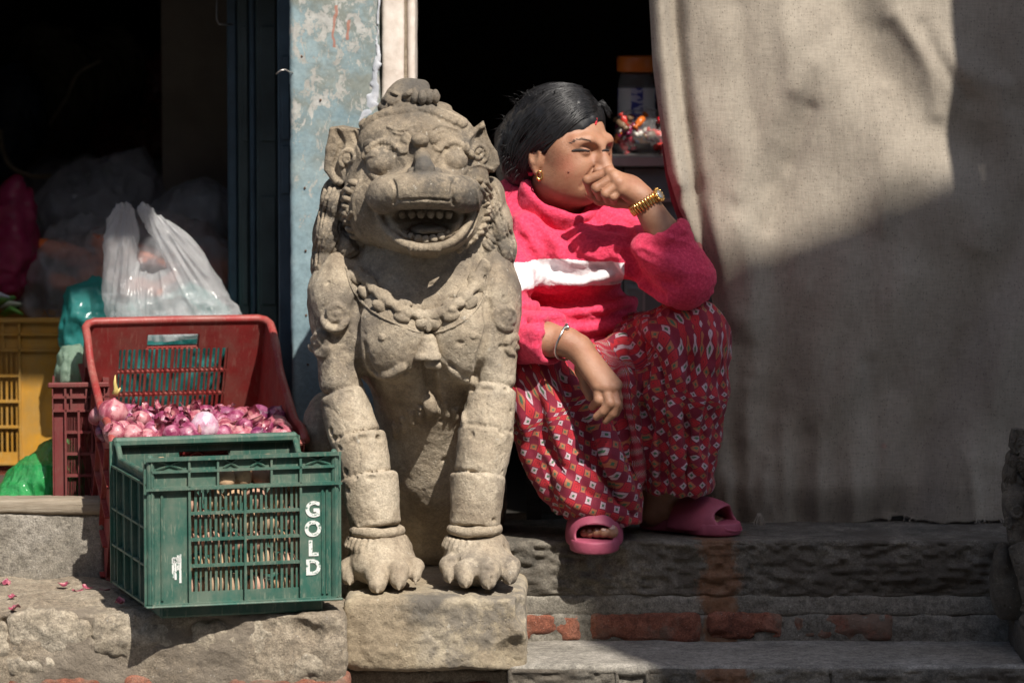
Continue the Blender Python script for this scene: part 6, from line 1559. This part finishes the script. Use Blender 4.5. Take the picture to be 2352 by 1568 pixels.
# white carrier bag standing behind the red crate
def poly2d(xs, zs, X, Z):
    n_ = len(xs); ins = np.zeros(np.broadcast(X, Z).shape, bool); dist = None
    for i in range(n_):
        ax_, az_ = xs[i], zs[i]; bx_, bz_ = xs[(i+1) % n_], zs[(i+1) % n_]
        ex_, ez_ = bx_-ax_, bz_-az_; t = np.clip(((X-ax_)*ex_+(Z-az_)*ez_)/(ex_*ex_+ez_*ez_), 0, 1)
        dd = np.sqrt((X-ax_-t*ex_)**2+(Z-az_-t*ez_)**2); dist = dd if dist is None else np.minimum(dist, dd)
        c_ = ((az_ > Z) != (bz_ > Z)); xi = ax_+(Z-az_)*ex_/(ez_ if abs(ez_) > 1e-9 else 1e-9); ins ^= (c_ & (X < xi))
    return np.where(ins, -dist, dist)
def carrier():
    Yc = .50
    out = [(292, 466), (300, 480), (309, 505), (313, 548), (309, 590), (322, 624), (350, 632), (386, 616), (370, 566), (344, 522), (323, 486), (324, 466), (345, 480), (400, 512), (445, 552), (478, 600), (505, 650), (530, 690), (545, 735), (535, 800), (262, 800), (246, 730), (238, 660), (243, 590), (248, 530), (262, 482)]
    o2 = [tuple(p) for p in spline(out+[out[0]], 4)][:-1]
    pp = [V(p[0], p[1], Yc) for p in o2]; xs = np.array([p.x for p in pp]); zs = np.array([p.z for p in pp])
    z0 = V(300, 800, Yc).z; z1 = V(300, 466, Yc).z; h = .0026
    S_ = SDF((xs.min()-.015, Yc-.09, z0+.02), (xs.max()+.015, Yc+.09, z1+.012), h)
    def fn(X, Y, Z):
        d2 = poly2d(xs, zs, X, Z); t = np.clip((Z-z0)/(z1-z0), 0, 1); hw = .010+.060*(1-t)**1.3
        e = np.clip(-d2/.055, 0, 1); th = hw*np.sqrt(np.clip(e*(2-e), 0, 1))+.001
        return np.maximum(d2, (np.abs(Y-Yc)-th)*.6).astype(np.float32)
    S_.op(fn, (-9, -9, -9), (9, 9, 9))
    P_, Q_ = S_.mesh()
    for _ in range(3):                                     # relax voxel stairs
        A_ = np.zeros_like(P_); c_ = np.zeros(len(P_))
        for i in range(4):
            for j in ((i+1) % 4, (i+3) % 4):
                for q in range(3): A_[:, q] += np.bincount(Q_[:, i], P_[Q_[:, j], q], len(P_))
                c_ += np.bincount(Q_[:, i], minlength=len(P_))
        P_ = P_*.4+.6*A_/c_[:, None]
    N_ = vnormals(P_, Q_)
    # creases fan out from the two handle tops
    dsum = 0
    for (hx, hy, wgt) in ((292, 440, 1), (322, 440, 1)):
        c = V(hx, hy, Yc); an = np.arctan2(P_[:, 0]-c.x, c.z-P_[:, 2]); rd = np.hypot(P_[:, 0]-c.x, c.z-P_[:, 2])
        K_ = np.stack([an*1.0, rd*.5, P_[:, 1]*.6+hx], 1)
        side = (P_[:, 0] < V(335, 500, Yc).x) if hx < 300 else (P_[:, 0] >= V(335, 500, Yc).x)
        dsum = dsum+np.where(side, .006*(1-2*np.abs(vnoise(K_, .16, 3)))+.0035*(1-2*np.abs(vnoise(K_, .06, 5))), 0)
    lowc = np.clip((V(300, 640, Yc).z-P_[:, 2])/.06, 0, 1)
    dsum = dsum+lowc*(.005*(1-2*np.abs(vnoise(P_, .05, 6)))+.003*(1-2*np.abs(vnoise(P_, .02, 7))))
    root = thing('carrier_bag', 'white translucent plastic carrier bag with two handles standing behind the red crate', 'bag', tuple(V(385, 780, Yc)))
    obj('film', P_+N_*dsum[:, None], Q_, M_white_film, root, True)
carrier()
bag('carrot_bag', 'large clear plastic bag packed with carrots behind the yellow crate', [(170, 650, .98, 130, 105, 110), (330, 620, 1.0, 150, 110, 110), (470, 640, .98, 70, 95, 90), (300, 560, 1.0, 180, 60, 90)], M_clear)
car_me = []
for k in range(3):
    b = MB(); pts = [Vector((.004*math.sin(i+k), .003*math.cos(i*1.3+k), i*.022)) for i in range(7)]; b.tube(pts, [.005, .011, .015, .018, .020, .019, .012], 10); car_me.append(mkmesh('carrot', b.v, b.f, M_carrot, True))
for i in range(22):
    x, y = random.uniform(200, 420), random.uniform(590, 700)
    o_ = place('carrot', random.choice(car_me), V(x, y, .925+random.uniform(0, .03)), 'orange carrot inside the large clear plastic bag', 'carrot', 'carrots in the clear bag', False); o_.rotation_euler = (random.uniform(-.4, .4), random.choice((-1, 1))*random.uniform(1.1, 1.9), random.uniform(-.3, .3))
bag('clear_bag', 'crumpled clear plastic bag of greens heaped at the back of the left shop', [(250, 440, 1.2, 130, 70, 80), (190, 500, 1.16, 110, 80, 80), (300, 405, 1.2, 60, 55, 60)], M_clear, amps=((.016, .08), (.010, .03), (.004, .012)))
bag('clear_bag', 'clear crumpled plastic bag lying beside the door leaf of the left shop', [(440, 500, 1.1, 90, 55, 70), (470, 470, 1.1, 55, 45, 60)], M_clear, amps=((.016, .08), (.010, .03), (.004, .012)))
bag('leaf_bag', 'pale bag printed with green leaves behind the carrot bag', [(200, 430, 1.4, 150, 60, 80), (360, 425, 1.36, 90, 50, 70)], M_sack)
bag('red_net_bag', 'dark red bag of vegetables on top of the heap in the left shop', [(330, 330, 1.45, 110, 75, 80), (400, 300, 1.46, 60, 90, 70), (280, 370, 1.42, 60, 40, 60)], M_dred, caps=[((365, 290, 1.46), (368, 130, 1.46), 30, 10)])
bag('magenta_bag', 'magenta plastic bag standing at the left edge of the picture', [(15, 590, .92, 55, 95, 60), (30, 500, .92, 33, 80, 42)], M_mag, caps=[((28, 470, .92), (25, 425, .92), 22, 8), ((52, 490, .92), (60, 440, .92), 18, 7)])
bag('teal_bag', 'teal plastic bag of vegetables between the yellow crate and the red crate', [(330, 790, .64, 165, 90, 60), (215, 740, .62, 62, 100, 60), (450, 745, .64, 80, 75, 55), (350, 860, .64, 140, 90, 55)], M_teal, flat=.09)
bag('green_net_bag', 'pale green knotted bag of cabbage beside the red crate', [(160, 862, .36, 34, 48, 40), (172, 835, .36, 24, 34, 30)], M_net, h=.004, amps=((.010, .03), (.006, .012)))
bag('green_bag', 'bright green plastic bag slumped on the sill under the yellow crate', [(95, 1120, .26, 75, 58, 50), (125, 1080, .28, 40, 60, 45), (40, 1155, .24, 45, 28, 40), (150, 1130, .27, 40, 70, 40)], M_gfilm, h=.0045, amps=((.018, .06), (.011, .022), (.004, .01)), flat=.046)
bag('olive_sack', 'dim olive sack leaning against the back of the left shop', [(120, 250, 1.65, 130, 190, 90), (260, 190, 1.7, 110, 130, 90)], M_olive)
bag('blue_sack', 'dark blue sack at the far left of the shop', [(20, 270, 1.5, 70, 120, 70)], simple('dark blue sacking', (.008, .016, .03), .7, .3, 8, .3, 40))
# leafy greens beside the magenta bag
for i, (x, y, c) in enumerate(((20, 690, (.10, .26, .06)), (35, 700, (.42, .46, .36)), (10, 680, (.33, .36, .42)), (38, 712, (.12, .30, .05)))):
    q = MB(); q.tube([V(x-30, y+10, .80), V(x-8, y-2, .78), V(x+14, y-8+6*i, .77)], [.010, .014, .006], 8, flat=.5); o_ = q.build('leafy_stalk', simple('stalk %d' % i, c, .5, .3, 30), None, True); tag(o_, ('bright green leafy stalk', 'pale white leafy stalk', 'greyish leafy stalk', 'light green leafy stalk')[i]+' lying on the yellow crate', 'vegetable', 'leafy stalks on the yellow crate')
# rope loop over the heap
M_rope = simple('jute rope', (.16, .13, .085), .9, .25, 60, .6, 200)
def rope(pts, label, r_=.006):
    P_ = [V(*p) for p in pts]; S_ = spline([tuple(p) for p in P_], 10); b = MB(); b.tube(S_, r_, 8)
    for k in range(3):
        tw = [Vector(p)+Vector((math.cos(i*.9+k*2.1), 0, math.sin(i*.9+k*2.1)))*r_*.55 for i, p in enumerate(S_)]; b.tube(tw, r_*.6, 6)
    o_ = b.build('rope', M_rope, None, True); tag(o_, label, 'rope'); return o_
rope([(400, 250, 1.35), (425, 290, 1.34), (438, 330, 1.33), (430, 380, 1.3), (405, 412, 1.28), (370, 430, 1.27)], 'jute rope looping down over the dark red bag')
rope([(0, 300, 1.3), (8, 350, 1.28), (30, 385, 1.26), (80, 405, 1.24), (160, 400, 1.22)], 'jute rope lying in a low curve at the far left')
rope([(110, 290, 1.5), (150, 230, 1.5), (180, 170, 1.5), (230, 140, 1.5)], 'jute rope slanting up against the olive sack', .004)
# ---- crates at the left
def plain_crate(name, label, x, y, Y, W_, D_, H_, mat, rz=0.0, nx=3):
    p = V(x, y, Y); root = thing(name, label, 'crate', tuple(p), None, (0, 0, rz))
    crate_wall(root, Frame((0, 0, 0), (1, 0, 0), (0, -1, 0)), W_, H_, mat, fine=False, rows=4, nsl=8, handle=False, sw=.75).name = 'front_wall'
    crate_wall(root, Frame((W_, 0, 0), (0, 1, 0), (1, 0, 0)), D_, H_, mat, fine=False, rows=4, nsl=8, grille=False, handle=False)
    for nm, lo, hi in (('side_wall', (0, 0, 0), (.004, D_, H_)), ('back_wall', (0, D_-.004, 0), (W_, D_, H_)), ('floor', (.004, .004, 0), (W_-.004, D_-.004, .004))):
        b = MB(); b.box(lo, hi); b.build(nm, mat, root, False, True)
    b = MB(); b.box((-.008, -.012, H_-.004), (W_+.008, 0.0, H_+.006), ch=.002); b.build('rim', mat, root, False, True)
    return root
yz = V(100, 1068, .72).z
plain_crate('yellow_crate', 'yellow plastic crate with slotted walls stacked at the left edge', -230, 1066, .72, .345, .30, .308, M_yellow)
plain_crate('orange_crate', 'orange red plastic crate under the yellow crate', -230, 1066, .725, .345, .30, .2, M_orange).location.z = .046
bpy.data.objects['orange_crate'].scale.z = (yz-.048)/.208
plain_crate('dark_red_crate', 'dark red plastic crate standing behind the tipped red crate', 122, 1150, .16, .105, .22, .245, M_redD, R(6)).location.z = .046
# ---- right shop: counter, jar, sweets
M_steel = simple('dull steel', (.40, .39, .37), .42, .2, 14, .1, 60, metallic=.55); M_grey = simple('grey counter panel', (.20, .20, .20), .6, .2, 8)
ct = thing('shop_counter', 'grey metal topped counter inside the dark doorway', 'counter', (.45, .9, -.06))
a = V(1330, 372, .62); b_ = V(1760, 372, .62)
b = MB(); b.box((a.x, .62, V(1400, 384, .62).z), (b_.x, 1.15, V(1400, 359, .62).z), ch=.003); b.build('top', M_steel, ct)
for (x0, x1) in ((1332, 1432), (1434, 1560), (1562, 1758)):
    l_, h_ = V(x0, 600, .64), V(x1, 386, .64); b = MB(); b.box((l_.x, .645, -.055), (h_.x, .67, h_.z), ch=.003); b.build('panel', M_grey, ct)
b = MB(); b.box((a.x, .632, V(1400, 464, .63).z), (b_.x, .644, V(1400, 456, .63).z)); b.build('trim', M_steel, ct)
zc_ = V(1400, 359, .62).z
jar = thing('plastic_jar', 'clear plastic jar with an orange lid and blue lettered label on the counter', 'jar', (V(1462, 250, .80).x, .80, zc_+.001))
jr = .040; jz = jar.location.z; jh = V(1462, 165, .80).z-jz
b = MB(); b.lathe([(jr*.9, 0), (jr, .006), (jr, jh*.86), (jr*.9, jh*.93), (jr*.86, jh)], (0, 0, 0), 28); mm = NT('clear jar plastic'); mm.col((.5, .5, .5)).set(roughness=.1, transmission_weight=.85, IOR=1.3); b.build('body', mm.m, jar, True, True)
b = MB(); b.lathe([(jr*.82, .01), (jr*.84, jh*.6), (jr*.7, jh*.66)], (0, 0, 0), 20); b.build('contents', simple('wafers', (.40, .27, .15), .8, .4, 60), jar, True, True)
b = MB(); b.lathe([(jr*1.02, 0), (jr*1.05, .003), (jr*1.05, .030), (jr*.98, .034)], (0, 0, jh), 28); b.build('lid', simple('orange lid', (.55, .15, .02), .4, .1, 10), jar, True, True)
lm = NT('jar label'); sp = lm.n('ShaderNodeSeparateXYZ'); lm.l(lm.co(), sp.inputs[0]); an = lm.math('ARCTAN2', sp.outputs[0], lm.math('MULTIPLY', sp.outputs[1], -1.0))
st_ = lm.math('LESS_THAN', lm.math('ABSOLUTE', lm.math('SUBTRACT', lm.math('FRACT', lm.math('ADD', lm.math('MULTIPLY', an, .62), .5)), .5)), .20)
tx = lm.math('MULTIPLY', lm.math('GREATER_THAN', lm.noise(110, 1, .5, lm.mapping((.5, .5, 1.2))), .52), st_)
cl = lm.mix(st_, (.40, .41, .44), (.03, .04, .22)); cl = lm.mix(lm.math('MULTIPLY', tx, .8), cl, (.40, .42, .52))
cl = lm.mix(lm.math('MULTIPLY', lm.math('LESS_THAN', sp.outputs[2], jh*.30), lm.math('GREATER_THAN', lm.noise(40, 0), .5)), cl, (.50, .18, .03)); lm.col(cl).set(roughness=.35)
b = MB(); b.lathe([(jr*1.012, jh*.12), (jr*1.012, jh*.80)], (0, 0, 0), 28); b.f = b.f[:-2]; b.m = b.m[:-2]; b.build('label', lm.m, jar, True, True)
sw = thing('sweets_bag', 'clear plastic bag of bright wrapped sweets on the counter', 'bag', (V(1470, 345, .72).x, .72, zc_))
S_ = SDF((V(1400, 340, .72).x, .62, zc_-.01), (V(1590, 340, .72).x, .84, V(1400, 235, .72).z), .004); E(S_, 1480, 322, .72, 70, 42, 60); E(S_, 1500, 290, .73, 66, 38, 50, 20); E(S_, 1450, 300, .72, 36, 36, 40, 20)
S_.op(lambda X, Y, Z: (zc_+.001-Z+0*X+0*Y).astype(np.float32), (-9, -9, -9), (9, 9, 9), 0, 'i'); P, Q = S_.mesh(); N_ = vnormals(P, Q); d = .006*(1-2*np.abs(vnoise(P, .03, 3)))+.003*(1-2*np.abs(vnoise(P, .012, 4)))
obj('film', P+N_*d[:, None], Q, film_mat('thin clear film', (.5, .5, .5), .22, .12, 2.0), sw, True)
cols = [(.55, .02, .03), (.50, .45, .40), (.18, .012, .05), (.55, .13, .02), (.32, .012, .035), (.16, .10, .06), (.50, .04, .03), (.12, .01, .04)]
for i in range(26):
    x, y = random.uniform(1425, 1560), random.uniform(278, 338); p = V(x, y, .675+random.uniform(0, .02)); p.z = max(p.z, zc_+.012)
    b = MB(); L = .014; b.tube([Vector((-L*1.5, 0, 0)), Vector((-L, 0, 0)), Vector((-L*.7, 0, 0)), Vector((L*.7, 0, 0)), Vector((L, 0, 0)), Vector((L*1.5, 0, 0))], [.008, .002, .008, .008, .002, .008], 8)
    o_ = b.build('sweet', simple('wrapper %d' % (i % 8), cols[i % 8], .25, .1, 60, .3, 120), None, True); o_.location = p; o_.rotation_euler = (random.uniform(-1, 1), random.uniform(-1.2, 1.2), random.uniform(-1, 1)); tag(o_, 'small '+('red', 'white', 'maroon', 'orange', 'crimson', 'brown', 'scarlet', 'dark plum')[i % 8]+' wrapped sweet inside the clear bag on the counter', 'sweet', 'wrapped sweets in the bag')
# lower cabinet seen between arm and knee
cb2 = thing('low_cabinet', 'grey low cabinet behind the woman\'s raised arm', 'cabinet', (.3, .5, -.06))
l_, h_ = V(1440, 800, .50), V(1560, 660, .50); b = MB(); b.box((l_.x, .50, -.058), (h_.x+.05, .60, h_.z), ch=.003); b.build('body', M_grey, cb2)
b = MB(); q0, q1 = V(1476, 790, .495), V(1482, 670, .495); b.box((q0.x, .494, q0.z), (q1.x, .4995, q1.z)); b.build('trim', M_steel, cb2)
# small stone guardian cut off by the right edge
sl = copy_tree(lion); sl.name = 'small_stone_statue'; sl.scale = (.43,)*3
tag(sl, 'small dark stone guardian statue cut off by the right edge of the picture', 'statue')
sl.location = Vector((V(2422, 1000, -.12).x, -.14, -.196))
M_sdark = stone_mat('dark stone', (.075, .062, .047), (.11, .092, .07), (.15, .128, .098), (.05, .044, .036)).m
for ch in sl.children:
    ch.data = ch.data.copy(); ch.data.materials.clear(); ch.data.materials.append(M_sdark)
